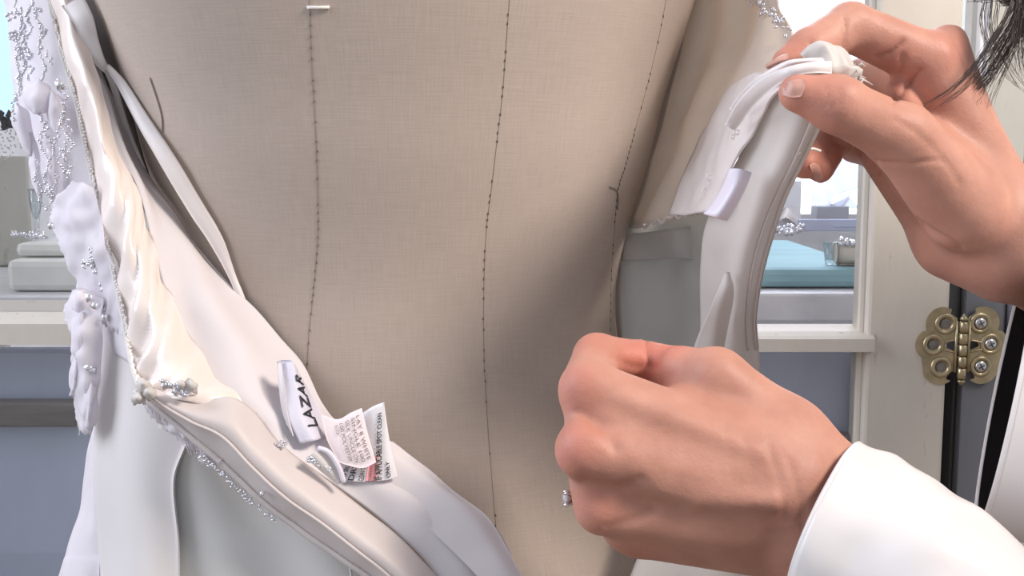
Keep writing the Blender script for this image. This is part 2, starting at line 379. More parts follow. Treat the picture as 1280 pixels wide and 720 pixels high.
def ledge(px0, px1, ytop, yedge, ybot, Yf, dp, label=None):
    a, b = Q(px0, 300, Yf)[0], Q(px1, 300, Yf)[0]
    prof = [(Yf, zq(yedge, Yf)), (Yf, zq(ybot, Yf)), (Yf + dp, zq(ybot, Yf)), (Yf + dp, zq(ytop, Yf + dp)), (Yf + .004, zq(yedge, Yf) + .002)]
    n = len(prof); v = [(a, y, z) for y, z in prof] + [(b, y, z) for y, z in prof]
    f = [tuple(range(n)), tuple(range(2 * n - 1, n - 1, -1))] + [(i, i + n, (i + 1) % n + n, (i + 1) % n) for i in range(n)]
    MB().add(v, f).build('muntin', M['cream'], cab, smooth=False, label=label)
ledge(671, 1099, 405, 424, 440, CY - .006, .035)
ledge(206, 569, 405, 424, 440, CY - .006, .035)
ledge(-229, 96, 375, 405, 431, CY - .006, .04)
for a, b in ((671, 1088), (206, 569), (-229, 96)):
    for z0, z1 in ((zq(440, CY) - .95 + .6, zq(442, CY + .012)), (zq(403, CY + .012), ZT)):
        lo = xq(a, CY); hi = xq(b, CY)
        MB().add(*box((lo, CY + .013, max(z0, ZB)), (hi, CY + .0155, z1))).build('glass_pane', M['glass_low' if z0 < ZB else 'glass'], cab, smooth=False)
# recessed interior: lower back panel, dark shelf lines, shelf
slab('back_panel', -330, 443, 1206, 444, CY + .036, .012, M['bluegray'], z=(ZB, zq(437, CY + .036)), bev=0)
slab('shelf', 206, 545, 1088, 562, CY + .018, .017, M['wood'], label='weathered dark shelf edge')
slab('shelf', -229, 503, 96, 535, CY + .018, .017, M['wood'], label='weathered grey brown rail')
for nm, z0 in (('bottom_board', ZB - .03), ('top_board', ZT)):
    MB().add(*box((xq(-330, CY), CY + .06, z0), (.64, CY + .45, z0 + .03), .003)).build(nm, M['cream'], cab, smooth=False)
for s in (xq(-330, CY), .62):
    MB().add(*box((s, CY + .062, ZB), (s + .015, CY + .45, ZT))).build('side_panel', M['cream'], cab, smooth=False)
SY = CY + .06
ztop = zq(366, SY)                                  # display shelf top
MB().add(*box((xq(671, CY), SY, zq(404, SY)), (xq(1100, SY), CY + .44, ztop), .003)).build('shelf', M['shelf'], cab, smooth=False, label='white painted display shelf on the right')
zl = zq(371, SY)
MB().add(*box((xq(-320, CY), SY, zl - .02), (xq(205, SY), CY + .44, zl), .003)).build('shelf', M['shelf'], cab, smooth=False, label='pale display shelf on the left')
for k, (px, y0) in enumerate(((-329, 2), (205, 2))): pass
# legs
for px in (-320, 1185):
    for yy in (CY + .02, CY + .40):
        MB().add(*box((xq(px, CY), yy, 0), (xq(px, CY) + .03, yy + .03, ZB - .03), .003)).build('leg', M['cream'], cab, smooth=False)
# neighbouring slate post (frame the door hangs on)
post = empty('door_frame_post', (xq(1240, CY), CY, 0), 'dark slate painted frame post hinged to the right edge of the cream cabinet', 'post')
x0 = xq(1210, CY); x1 = xq(1262, CY); zs = zq(215, CY)
MB().add(*box((x0 + .001, CY + .004, 0), (x1, CY + .05, zs), .001)).build('post_board', M['slate'], post, smooth=False)
MB().add(*box((x1 + .001, CY - .002, 0), (x1 + .012, CY + .04, zs), .002)).build('edge_bead', M['slate'], post, smooth=False)
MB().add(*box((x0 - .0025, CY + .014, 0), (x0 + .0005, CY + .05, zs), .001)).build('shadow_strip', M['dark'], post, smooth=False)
MB().add(*box((x1 + .013, CY + .01, 0), (x1 + .30, CY + .03, 1.75), .002)).build('side_board', M['greygreen'], post, smooth=False, label='grey plastered board')
MB().add(*box((x0 + .004, CY + .012, zs + .001), (x1 + .012, CY + .03, 1.75), .002)).build('upper_board', M['greygreen'], post, smooth=False, label='grey plastered upper board')
MB().add(*box((xq(1211, CY), CY + .002, zq(95, CY)), (xq(1216, CY), CY + .011, 1.75), .001)).build('white_strip', M['white_card'], post, smooth=False, label='bright white edge strip')
MB().add(*box((xq(1220, CY), CY + .002, zq(95, CY)), (xq(1222.5, CY), CY + .011, 1.75), .001)).build('white_strip', M['white_card'], post, smooth=False)
# butterfly hinge (part of the cabinet) > leaves, knuckles, screws
HY = CY - .0015
hx = lambda px: xq(px, HY); hz = lambda py: zq(py, HY)
def outline_plate(pts, y0, y1):
    n = len(pts); v = [(hx(a), y0, hz(b)) for a, b in pts] + [(hx(a), y1, hz(b)) for a, b in pts]
    return v, [tuple(range(n)), tuple(range(2 * n - 1, n - 1, -1))] + [(i, i + n, (i + 1) % n + n, (i + 1) % n) for i in range(n)]
def arc(cx, cy, r, a0, a1, n=9): return [(cx + r * math.cos(math.radians(a0 + (a1 - a0) * i / (n - 1))), cy + r * math.sin(math.radians(a0 + (a1 - a0) * i / (n - 1)))) for i in range(n)]
left_wing = [(1199, 398)] + [(1190, 392)] + arc(1181, 405, 21, -60, -205, 12)[0:] + arc(1168, 431, 20, -125, -235, 9) + arc(1180, 459, 22, -205, -310, 9)[::1] + [(1188, 474), (1190, 466), (1199, 463), (1199, 440), (1185, 434), (1185, 430), (1199, 424)]
def smooth_poly(p, n=120):
    p = np.array(p + p[:1], float); d = np.r_[0, np.cumsum(np.linalg.norm(np.diff(p, axis=0), axis=1))]
    s = np.linspace(0, d[-1], n, endpoint=False); return [(np.interp(t, d, p[:, 0]), np.interp(t, d, p[:, 1])) for t in s]
left_wing = smooth_poly(left_wing); right_wing = [(2 * 1206 - a, b - 1) for a, b in left_wing]
hinge = MB().add(*outline_plate(left_wing, HY, HY + .0014)).build('hinge', M['gold'], cab, smooth=False, label='antique brass butterfly hinge with six screw holes')
hr = MB().add(*outline_plate(right_wing, HY, HY + .0014)).build('hinge_leaf', M['gold'], hinge, smooth=False)
WORLD[hinge.name] = WORLD[cab.name]
for i, (a, b) in enumerate(((1184, 405), (1170, 431), (1181, 459))):
    for s in (0, 1):
        c = np.array([hx(a if not s else 2 * 1206 - a), HY, hz(b - s)])
        rr = .0072
        # raised dished rim
        MB().add(*lathe(c, [(rr * 1.25, 0), (rr * 1.2, .0010), (rr * 1.0, .0018), (rr * .8, .0012), (rr * .72, .0004), (rr * .7, .0002)], 24, (0, -1, 0))).build('hole_rim', M['gold'], hinge)
        if s == 0:
            MB().add(*lathe(c, [(rr * .62, .0003), (rr * .58, .0006), (rr * .1, .00075)], 8, (0, -1, 0))).build('screw_hole', M['wood'], hinge)
        else:
            MB().add(*lathe(c, [(rr * .68, .0003), (rr * .66, .0014), (rr * .4, .0021), (rr * .05, .0023)], 20, (0, -1, 0))).build('screw', M['steel'], hinge)
            mb = MB()
            for an in (.5, .5 + math.pi / 2):
                dx, dz = math.cos(an) * rr * .36, math.sin(an) * rr * .36
                mb.add(*tube([c + (-dx, -.0022, -dz), c + (0, -.0024, 0), c + (dx, -.0022, dz)], .00055, 6))
            mb.build('screw_slot', M['dark'], hinge)
for i in range(5):
    t0 = 401 + i * 14.5
    p0 = np.array([hx(1206.5), HY - .001, hz(t0)]); 
    MB().add(*lathe(p0, [(.0028, -.0005), (.0036, -.0012), (.0036, -.0088), (.0028, -.0093)], 16, (0, 0, 1))).build('knuckle', M['gold'], hinge)
for py, s in ((400, 1), (474.5, -1)):
    MB().add(*lathe((hx(1206.5), HY - .001, hz(py)), [(.003, 0), (.0034, .0012 * s), (.0022, .0028 * s), (.001, .0045 * s), (.0002, .005 * s)], 14)).build('pin_finial', M['gold'], hinge)
# raised ribs on the wings
mb = MB()
for s in (0, 1):
    X = lambda a: hx(a if not s else 2 * 1206 - a)
    for ya, yb in ((425, 428), (440, 436)):
        mb.add(*tube(cr([(X(1196), HY - .0004, hz(ya)), (X(1188), HY - .0006, hz((ya + yb) / 2)), (X(1178), HY - .0003, hz(yb))], 8), .0009, 6))
    mb.add(*tube([(X(1198), HY - .0008, hz(401)), (X(1198), HY - .0008, hz(465))], .0012, 8))
mb.build('hinge_rib', M['gold'], hinge)
# ---------------------------------------------------------------- things in the cabinet (right)
TY0, TY1 = .985, 1.30
tz = zq(335, TY0)
MB().add(*box((xq(900, CY), TY0, ztop + .001), (xq(1098, TY0), TY1, tz), .006)).build('display_riser', M['teal'], None, smooth=False)
put(bpy.data.objects['display_riser'], 'teal cloth covered riser on the white shelf behind the right cabinet pane', 'riser')
# small clear tumbler
def onz(px, py, z):
    r = ray(px, py); return CAM + r * ((z - CAM[2]) / r[2])
c = onz(1037, 331, tz)
g = empty('shot_glass', c, 'tiny clear glass tumbler standing on the teal riser left of the cream shoe', 'glass')
s = c[1] / FPX
MB().add(*lathe(c + (0, 0, .0005), [(5 * s, 0), (6 * s, .001), (9 * s, 28 * s), (8.2 * s, 28 * s), (5.3 * s, .004), (.0001, .004)], 20)).build('tumbler', M['clear'], g)
mb = MB()
for i in range(5): mb.add(*octa(c + ((RS.rand() - .5) * 8 * s, (RS.rand() - .5) * 8 * s, .005 + RS.rand() * .003), .0016, rrot()))
mb.build('crystal_chip', M['crystal'], g, kind='stuff')
# cream satin shoe
c = onz(1062, 332, tz); s = c[1] / FPX
sh = empty('bridal_shoe', c, 'cream satin shoe with crystal trim standing on the teal riser', 'shoe')
rs = []
for t in np.linspace(0, 1, 14):
    x = -17 * s + t * 95 * s; wd = (12 + 6 * math.sin(t * 2.6)) * s * (1 if t < .9 else .7); ht = (30 - 16 * t) * s; lift = (1.5 * s + 12 * s * t * t)
    if t > .97: wd *= .4; ht *= .5
    rs.append([c + np.array([x, wd * math.sin(a) * (1 if abs(a) > .3 else 1), lift + ht * (.5 - .5 * math.cos(a)) * (1)]) for a in np.linspace(-math.pi * .86, math.pi * .86, 17)])
v = [p for r in rs for p in r]; f = []
for i in range(13):
    for j in range(16): f.append((i * 17 + j, i * 17 + j + 1, (i + 1) * 17 + j + 1, (i + 1) * 17 + j))
f.append(tuple(range(17)))
up = obj('upper', v, f, M['cream_satin'], sh)
so = up.modifiers.new('thickness', 'SOLIDIFY'); so.thickness = .0015
MB().add(*box(c + (-15 * s, -10 * s, .0004), c + (70 * s, 10 * s, .0025), .001)).build('sole', M['wood'], sh)
mb = MB()
for i in range(26):
    t = RS.rand(); mb.add(*octa(c + np.array([-16 * s + t * 45 * s, -9 * s + RS.randn() * 2 * s, 32 * s + RS.randn() * 2.2 * s - t * 5 * s]), .0022 + RS.rand() * .002, rrot()))
mb.build('crystal_trim', M['crystal'], sh, kind='stuff')
# lilac lettered card lying behind
pc = onz(1000, 291, tz); yb = pc[1] + .02
cl = empty('lettered_card', (xq(1040, yb), yb, tz), 'lilac card strip with faint handwriting standing at the back of the teal riser', 'card')
MB().add(*box((xq(995, yb), yb, tz + .0005), (xq(1130, yb), yb + .004, zq(274, yb)), .001)).build('card_sheet', M['card'], cl, smooth=False)
pts = []
for i in range(90):
    t = i / 89; pts.append(Q(1042 + t * 50 + 1.4 * math.cos(i * 1.1), 283.5 + 2.2 * math.sin(i * 1.1) * (.6 + .4 * math.sin(i * .37)), yb - .0004))
MB().add(*tube(pts, .0003, 4)).build('handwriting', M['bluegray'], cl)
# grey gift box with tulle bow
yg = yb + .03; tzz = zq(275, yg)
gb = empty('gift_box', (xq(1038, yg), yg, tz), 'small grey box topped with a tulle bow behind the lilac card', 'box')
MB().add(*box((xq(1018, yg), yg, tz + .0005), (xq(1058, yg), yg + .03, zq(258, yg)), .001)).build('carton', M['grey_box'], gb, smooth=False)
for i, (a, b, cc) in enumerate((((1020, 258), (1012, 240), (1030, 250)), ((1055, 258), (1066, 240), (1046, 250)), ((1036, 256), (1028, 236), (1042, 236)), ((1042, 255), (1060, 246), (1075, 262)))):
    mid = np.array(a) * .5 + np.array(cc) * .5
    sheet('bow_loop', [[Q(1038, 257, yg + .01), Q(1038, 255, yg + .014), Q(1039, 257, yg + .016)], [Q(*a, yg + .004), Q(*mid, yg + .012), Q(*cc, yg + .018)], [Q(b[0], b[1], yg + .006), Q((b[0] + cc[0]) / 2, (b[1] + cc[1]) / 2 - 2, yg + .012), Q(cc[0], cc[1], yg + .02)]], M['tulle'], gb, 10, 8, .0004, wr=.002, ws=80, seed=i)
# veil on a stand (lilac sloping shape)
yv = yg + .05
ve = empty('draped_veil', (xq(1075, yv), yv, tz), 'folded pale lilac tulle veil hanging behind the small grey gift box', 'veil')
sheet('veil_cloth', [[Q(1030, 150, yv), Q(1060, 150, yv - .01), Q(1130, 150, yv)], [Q(1036, 205, yv), Q(1064, 205, yv - .012), Q(1130, 190, yv)], [Q(1048, 243, yv), Q(1070, 236, yv - .01), Q(1130, 222, yv)]], M['tulle'], ve, 20, 16, .001, wr=.004, ws=50)
MB().add(*tube([(xq(1110, yv), yv + .012, tz), (xq(1110, yv), yv + .012, zq(140, yv))], .003, 8)).build('stand_rod', M['silver'], ve)
# white card with black curl
ys = yb + .015
wc = empty('price_card', (xq(985, ys), ys, tz), 'white standing card with a black letter beside the dress edge', 'card')
MB().add(*box((xq(935, ys), ys, tz + .0005), (xq(998, ys), ys + .002, zq(226, ys)), .0008)).build('card_sheet', M['white_card'], wc, smooth=False)
pts = [Q(970 + 6 * math.cos(a), 253 + 4.5 * math.sin(a), ys - .0006) for a in np.linspace(-.2, -4.5, 14)] + [Q(970 + 6.5 * math.cos(a), 262 + 5 * math.sin(a), ys - .0006) for a in np.linspace(-1.7, 2.6, 14)]
MB().add(*tube(pts, .0012, 6)).build('letter', M['ink'], wc)
# crystal brooch heap with ribbon
c = onz(978, 295, tz)
cb = empty('crystal_brooch', c, 'heap of crystals and cream ribbon on the left end of the teal riser', 'jewellery')
mb = MB()
for i in range(45): mb.add(*octa(onz(962 + RS.rand() * 42, 290 + RS.rand() * 7, tz) + (0, 0, .003 + RS.rand() * .008), .0022 + RS.rand() * .0025, rrot()))
mb.build('crystals', M['crystal'], cb, kind='stuff')
c2 = onz(985, 290, tz)
sheet('ribbon_fold', [[c2 + (-.02, .01, .004), c2 + (-.005, .0, .018), c2 + (.012, .01, .010)], [c2 + (-.012, .015, .012), c2 + (.002, .01, .026), c2 + (.02, .015, .006)], [c2 + (-.006, .02, .022), c2 + (.005, .02, .03), c2 + (.026, .02, .003)]], M['white'], cb, 10, 10, .0006)
# ---------------------------------------------------------------- things in the cabinet (left)
for i, (a, b, y0, y1, yy, hh) in enumerate(((8, 140, 325, 343, SY + .03, 0), (20, 140, 304, 325, SY + .05, 1))):
    zb_ = zl + .0005 if i == 0 else z1_prev + .0005
    if i == 0: pass
    z1_ = zq(y0, yy)
    o = MB().add(*box((xq(a, yy), yy, zb_), (xq(b, yy), yy + .16, z1_), .006)).build('display_plinth', M['pale'], None, smooth=False)
    put(o, ['wide lower pale slab of the stepped display on the left cabinet shelf', 'narrower upper pale slab of the stepped display on the left cabinet shelf'][i], 'plinth', 'stepped slabs in the left cabinet')
    z1_prev = z1_
yy = SY + .25
o = MB().add(*box((xq(-60, yy), yy, zl + .0005), (xq(44, yy), yy + .015, zq(195, yy)), .004)).build('plaster_panel', M['greygreen'], None, smooth=False)
put(o, 'mottled grey green panel standing at the back of the left cabinet', 'panel')
# crystal garland on top of that panel
gl = empty('crystal_garland', (xq(5, yy), yy - .01, zq(195, yy)), 'dark beaded crystal garland draped over the grey green panel in the left cabinet', 'garland')
mb = MB(); mb2 = MB()
for i in range(120):
    px = -40 + RS.rand() * 70; py = 138 + RS.rand() * 22 + (0 if px < 18 else (px - 18))
    mb.add(*octa(Q(px, py, yy - .012 - RS.rand() * .012), .0024 + RS.rand() * .0022, rrot()))
for k in range(11):
    px = -30 + k * 5.5; n = 6 + RS.randint(7)
    for q in range(n): mb2.add(*octa(Q(px + RS.randn() * 1.6, 158 + q * 4.6 + RS.randn(), yy - .014), .0012 + .0006 * RS.rand(), rrot()))
mb.build('bead_swag', M['iron'], gl, kind='stuff'); mb2.build('crystal_drop', M['crystal'], gl, kind='stuff')
# glass vase with crystals at its foot
yy2 = SY + .04
c = np.array([xq(50, SY + .10), SY + .10, z1_prev + .0005]); s = c[1] / FPX
va = empty('glass_flute', c, 'slender clear glass flute with crystals standing on the stepped pale slabs', 'vase')
MB().add(*lathe(c, [(13 * s, 0), (12 * s, 2 * s), (3 * s, 5 * s), (3 * s, 20 * s), (7 * s, 40 * s), (9 * s, 62 * s), (8 * s, 62 * s), (6 * s, 40 * s), (2 * s, 24 * s)], 20)).build('flute', M['clear'], va)
mb = MB()
for i in range(22): mb.add(*octa(c + ((RS.rand() - .5) * 40 * s - 4 * s, -.006 - RS.rand() * .02, .003 + RS.rand() * .003), .002 + RS.rand() * .002, rrot()))
mb.build('loose_crystals', M['crystal'], va, kind='stuff')
# ---------------------------------------------------------------- dress form
DA = .61                                           # depth of the form's axis
AX = P(502, 370, DA); AXX, AXY = AX[0], AX[1]
prof_px = [(-420, 150), (-330, 300), (-230, 400), (-100, 395), (0, 368), (120, 330), (200, 311), (280, 287), (330, 275), (370, 271), (420, 274), (500, 291), (600, 325), (720, 368), (900, 395), (1050, 385)]
prof = []
for py, hw in prof_px:
    z = AX[2] - (py - 370) / FPX * DA / CP
    prof.append((z, hw / FPX * DA * .985))
prof.sort(); pz = np.array([a for a, b in prof]); pr = np.array([b for a, b in prof])
zf = np.linspace(pz[0], pz[-1], 160)
fine = cr(np.stack([pz, pr], 1), 400); pz2, pr2 = fine[:, 0], fine[:, 1]
def fr(z): return float(np.interp(z, pz2, pr2))
def fd(z): return fr(z) * .72
NF = 128
rs = []; uv = []
for z in zf:
    r = fr(z); rs.append([(AXX + r * math.sin(a), AXY - .72 * r * math.cos(a), z) for a in np.linspace(-math.pi, math.pi, NF + 1)])
    uv += [(a * .13, z) for a in np.linspace(-math.pi, math.pi, NF + 1)]
v = [p for r in rs for p in r]; f = []
n1 = NF + 1
for i in range(len(rs) - 1):
    for j in range(NF): f.append((i * n1 + j, i * n1 + j + 1, (i + 1) * n1 + j + 1, (i + 1) * n1 + j))
form = empty('dress_form', (AXX, AXY, 0), 'linen covered dress form seen from behind with stitched vertical seams', 'dress form')
f.append(tuple(range(n1))[::-1]); f.append(tuple((len(rs) - 1) * n1 + j for j in range(n1)))
torso = obj('torso', v, f, M['linen'], form, uv=uv)
def hit(px, py, off=0.0):
    r = ray(px, py); lo = None
    for d in np.arange(.40, .70, .002):
        q = CAM + r * d; R = fr(q[2])
        if ((q[0] - AXX) / R) ** 2 + ((q[1] - AXY) / (.72 * R)) ** 2 < 1: lo = d; break
    if lo is None: return None
    a, b = lo - .002, lo
    for _ in range(12):
        m_ = (a + b) / 2; q = CAM + r * m_; R = fr(q[2])
        if ((q[0] - AXX) / R) ** 2 + ((q[1] - AXY) / (.72 * R)) ** 2 < 1: b = m_
        else: a = m_
    return a - off
def T(px, py, off=.003, dflt=.6):
    h = hit(px, py, off); return P(px, py, h if h is not None else dflt)
MB().add(*lathe((AXX, AXY, pz[0] - .05), [(.03, .0), (.05, .02), (.09, .045), (.1, .05)], 32)).build('base_cap', M['wood'], form)
MB().add(*lathe((AXX, AXY, .03), [(.015, 0), (.015, pz[0] - .075)], 16)).build('pole', M['iron'], form)
MB().add(*lathe((AXX, AXY, 0), [(.18, 0), (.18, .012), (.06, .025), (.02, .04)], 40)).build('stand_base', M['iron'], form)
MB().add(*lathe((AXX, AXY, pz[-1]), [(.06, 0), (.055, .02), (.02, .05), (.015, .055)], 32)).build('neck_cap', M['wood'], form)
seams = ([(384, -180), (386, -40), (389, 60), (394, 150), (397, 230), (397, 300), (391, 370), (386, 420), (384, 480), (386, 560), (396, 660), (410, 760)],
         [(650, -180), (640, -40), (634, 40), (629, 110), (621, 180), (614, 240), (608, 290), (605, 360), (605, 440), (609, 520), (615, 600), (622, 680), (630, 760)],
         [(850, -180), (838, -40), (829, 20), (816, 80), (803, 130), (792, 170), (781, 210), (772, 240), (768, 290), (764, 350), (763, 410), (768, 500), (778, 600), (800, 740)])
for k, s in enumerate(seams):
    pp = cr(np.array(s, float), 150); mb = MB()
    pts = [T(a, b, .0001) for a, b in pp]
    mb.add(*tube(pts, .00012, 5)); se = mb.build('seam', M['seam_thread'], form)
    mb = MB()
    for i in range(1, 148, 2):
        if RS.rand() < (.85 if 60 < i < 90 else .55):
            a, b = pp[i]; q0 = T(a, b - 1.5, .0003); q1 = T(a + RS.randn() * .6, b + 1.5, .0003); mb.add(*tube([q0, (q0 + q1) / 2, q1], .00026, 5))
    o = mb.build('seam_stitch', M['thread'], se, kind='stuff'); 
MB().add(*tube([T(384, 9, .0006), T(398, 9.5, .0009), T(412, 9, .0006)], .0007, 6)).build('thread_tack', M['thread_w'], form, label='short white basting thread')
for pp in ([(187, 97), (195, 120), (202, 145), (203, 165)], [(762, 234), (770, 237), (773, 246), (772, 262)]):
    MB().add(*tube([T(a, b, .0008) for a, b in cr(np.array(pp, float), 12)], .00035, 5)).build('loose_thread', M['seam_thread'], form)
# ---------------------------------------------------------------- wedding dress
dr = empty('wedding_dress', P(250, 700, .52), 'white satin and chiffon wedding dress opened at the back on the dress form', 'dress')
# satin band along the opened edge
def crumple(u, v):
    k = min(1, max(.15, (u - .38) * 6)); a = .0025 * k * (abs(math.sin(u * 24 + v * 4 + 2.2 * math.sin(u * 7 + v * 3))) - .6) + .0012 * k * math.sin(u * 61 + v * 9)
    return a
band_rows = [
    [(48, -40, .572), (68, -42, .560), (84, -40, .566)], [(62, 0, .566), (78, -4, .553), (94, 0, .560)],
    [(76, 60, .560), (94, 55, .548), (110, 55, .555)], [(94, 120, .555), (113, 115, .541), (129, 112, .548)],
    [(111, 200, .546), (131, 193, .531), (148, 185, .540)], [(124, 262, .538), (150, 250, .523), (172, 238, .532)],
    [(140, 330, .525), (166, 318, .511), (192, 305, .520)], [(154, 395, .512), (185, 385, .497), (215, 375, .507)],
    [(163, 445, .500), (205, 440, .487), (252, 438, .497)], [(172, 478, .490), (225, 478, .478), (290, 490, .488)],
    [(182, 494, .484), (245, 504, .474), (320, 520, .484)]]
_, bandg = sheet('satin_band', band_rows, M['satin'], dr, 120, 28, .0012, wr=.0018, ws=38, folds=crumple)
# pearl/stitch piping along the left edge
edge = cr(np.array([P(p[0][0] - 1, p[0][1], p[0][2] - .002) for p in band_rows]), 200)
MB().add(*tube(edge, .0011, 8)).build('edge_piping', M['white'], dr)
mb = MB()
for i in range(2, 198, 1):
    if RS.rand() < .9: mb.add(*ball(edge[i] + (RT * .0003 * RS.randn() - FW * .001 + RT * .0011), 00.0006 + .0002 * RS.rand(), 6, 4))
mb.build('pearl_stitching', M['thread_w'], dr, kind='stuff')
# lining
def T3(px, py, dd, off=.004):
    h = hit(px, py, off); return P(px, py, min(dd, h) if h is not None else dd)
lin_rows = [
    [(90, -40, .566), (96, -40, .574), (104, -40, .585)], [(93, 0, .562), (98, 0, .572), (106, -5, .582)],
    [(109, 55, .557), (114, 55, .57), (120, 55, .58)], [(128, 112, .550), (133, 115, .56), (140, 118, .575)],
    [(147, 185, .542), (161, 190, .548), (174, 205, .57)], [(171, 238, .534), (193, 248, .54), (216, 262, .565)],
    [(190, 305, .522), (228, 312, .53), (262, 322, .556)], [(212, 375, .509), (263, 378, .516), (314, 380, .546)],
    [(248, 438, .499), (312, 442, .508), (372, 450, .532)], [(288, 492, .490), (345, 498, .498), (402, 505, .518)],
    [(322, 522, .486), (380, 530, .492), (425, 530, .51)], [(352, 560, .483), (410, 560, .489), (470, 560, .50)],
    [(405, 596, .481), (470, 596, .484), (540, 596, .494)], [(470, 645, .479), (540, 640, .481), (598, 640, .489)],
    [(530, 700, .477), (600, 695, .479), (636, 690, .486)], [(590, 780, .475), (640, 775, .477), (662, 770, .484)]]
lin_rows = [[T3(*p) for p in r] for r in lin_rows]
_, ling = sheet('lining', lin_rows, M['lining'], dr, 90, 30, .0008, wr=.0022, ws=22, folds=lambda u, v: .0012 * math.sin(v * 9 + u * 20))
# crossing second lining fold at the bottom
sheet('lining_fold', [[T3(*p) for p in r] for r in [
    [(425, 560, .486), (455, 545, .49), (492, 552, .495)], [(470, 610, .482), (515, 590, .486), (562, 608, .489)],
    [(545, 670, .477), (580, 640, .48), (612, 648, .484)], [(610, 735, .473), (632, 715, .475), (652, 722, .478)], [(660, 800, .472), (670, 790, .474), (690, 790, .476)]]], M['lining'], dr, 40, 18, .0008, wr=.0015, ws=30)
# hem facing (underside fold)
hem_rows = [
    [(176, 474, .487), (174, 484, .478), (168, 490, .482)], [(215, 492, .480), (205, 503, .471), (196, 512, .478)],
    [(250, 500, .477), (242, 520, .468), (228, 538, .475)], [(290, 497, .477), (285, 535, .466), (262, 568, .473)],
    [(322, 517, .480), (318, 568, .465), (305, 606, .472)], [(352, 556, .480), (360, 608, .464), (350, 645, .471)],
    [(402, 594, .478), (410, 645, .463), (402, 682, .470)], [(462, 640, .476), (460, 684, .462), (452, 715, .469)],
    [(528, 700, .474), (512, 730, .461), (500, 760, .468)], [(600, 780, .472), (570, 790, .460), (560, 830, .467)]]
_, hemg = sheet('hem_facing', hem_rows, M['facing'], dr, 90, 24, .001, wr=.001, ws=35)
line = np.array([gsample(hemg, u, .66) - FW * .0012 for u in np.linspace(0, 1, 80)])
MB().add(*tube(line, .0007, 6)).build('hem_piping', M['facing'], dr)
line2 = np.array([gsample(hemg, u, .98) - FW * .0008 for u in np.linspace(0, 1, 80)])
MB().add(*tube(line2, .0013, 6)).build('hem_roll', M['facing'], dr)
# frayed fringe + beads under the hem
fr_rows = []
for u, L in ((.02, 8), (.08, 20), (.14, 26), (.20, 30), (.26, 30), (.31, 18), (.36, 6)):
    px, py, d = proj(gsample(hemg, u, .97)); fr_rows.append([P(px + L * .45, py + L, d + .003), P(px + L * .25, py + L * .5, d - .001), P(px, py, d + .001)])
sheet('ragged_frill', fr_rows, M['chiffon'], dr, 70, 16, .0004, wr=.0022, ws=150, ragged=1.8, seed=21)
mb = MB()
for i in range(70):
    u = .03 + .31 * RS.rand(); q = gsample(hemg, u, .99); px, py, d = proj(q); L = 12 + 24 * RS.rand() * (1 - abs(u - .2) * 3)
    dx = L * (.2 + .5 * RS.rand()); tip = P(px + dx, py + L, d + .002)
    mb.add(*tube([q, (q + tip) / 2 - FW * .001, tip], [.0003, .00025, .0001], 4))
mb.build('frayed_fringe', M['chiffon'], dr, kind='stuff')
mb = MB()
for i in range(90):
    u = .30 + .25 * RS.rand(); q = gsample(hemg, u, 1.0); px, py, d = proj(q)
    mb.add(*octa(P(px - 3 + RS.randn() * 2, py + 6 + RS.rand() * 5, d - .001), .0005 + .0005 * RS.rand(), rrot()))
px, py, d = proj(gsample(hemg, .56, 1.0)); mb.add(*octa(P(328, 617, .466), .0016, rrot()))
mb.build('hem_beading', M['crystal'], dr, kind='stuff')
# crystal cluster and pink-cream tuft on the band corner
mb = MB()
for cx, cy, n, sp in ((208, 480, 10, 5), (222, 487, 10, 5), (232, 492, 6, 4)):
    for i in range(n): mb.add(*octa(P(cx + RS.randn() * sp * .5, cy + RS.randn() * sp * .8, .471 - RS.rand() * .003), .0011 + RS.rand() * .0011, rrot()))
mb.build('crystal_cluster', M['crystal'], dr, kind='stuff')
for i, (cx, cy, s) in enumerate(((238, 483, 9), (228, 480, 7), (186, 490, 7), (173, 497, 6), (178, 480, 8))):
    rows = [[P(cx - s, cy - s * .6, .474), P(cx, cy - s, .470), P(cx + s, cy - s * .4, .474)], [P(cx - s * 1.2, cy, .472), P(cx, cy, .466), P(cx + s * 1.2, cy, .472)], [P(cx - s * .7, cy + s * .8, .474), P(cx, cy + s, .470), P(cx + s, cy + s * .8, .474)]]
    sheet('chiffon_petal', rows, M['white'], dr, 12, 12, .0005, wr=.0025, ws=160, ragged=1.0, seed=i + 3)
# outer skirt
sheet('skirt_panel', [[(118, 380, .545), (140, 380, .54), (165, 400, .52)], [(122, 440, .54), (150, 440, .52), (180, 470, .497)], [(118, 520, .535), (165, 520, .505), (235, 530, .493)],
    [(116, 600, .53), (165, 600, .50), (216, 600, .492)], [(122, 680, .525), (170, 680, .495), (222, 680, .49)], [(124, 780, .52), (170, 780, .49), (224, 780, .487)], [(120, 1000, .515), (170, 1000, .485), (230, 1000, .483)]], M['skirt_b'], dr, 60, 24, .0012, wr=.0012, ws=15)
sheet('skirt_panel', [[(190, 480, .4965), (240, 500, .4945), (300, 520, .49), (360, 560, .49)], [(200, 560, .4965), (280, 570, .494), (360, 600, .49), (430, 640, .485)], [(200, 640, .496), (290, 640, .493), (390, 660, .487), (470, 690, .48)],
    [(205, 740, .4935), (300, 740, .490), (410, 740, .484), (520, 760, .478)], [(210, 1000, .50), (300, 1000, .49), (420, 1000, .48), (560, 1000, .474)]], M['skirt'], dr, 60, 40, .0012, wr=.0015, ws=12, folds=lambda u, v: .0018 * math.sin(v * 15 - u * 4))
MB().add(*tube([P(432, 684, .4775), P(437, 702, .4765), P(440, 725, .476), P(444, 780, .475)], .0006, 5)).build('skirt_seam', M['skirt'], dr)
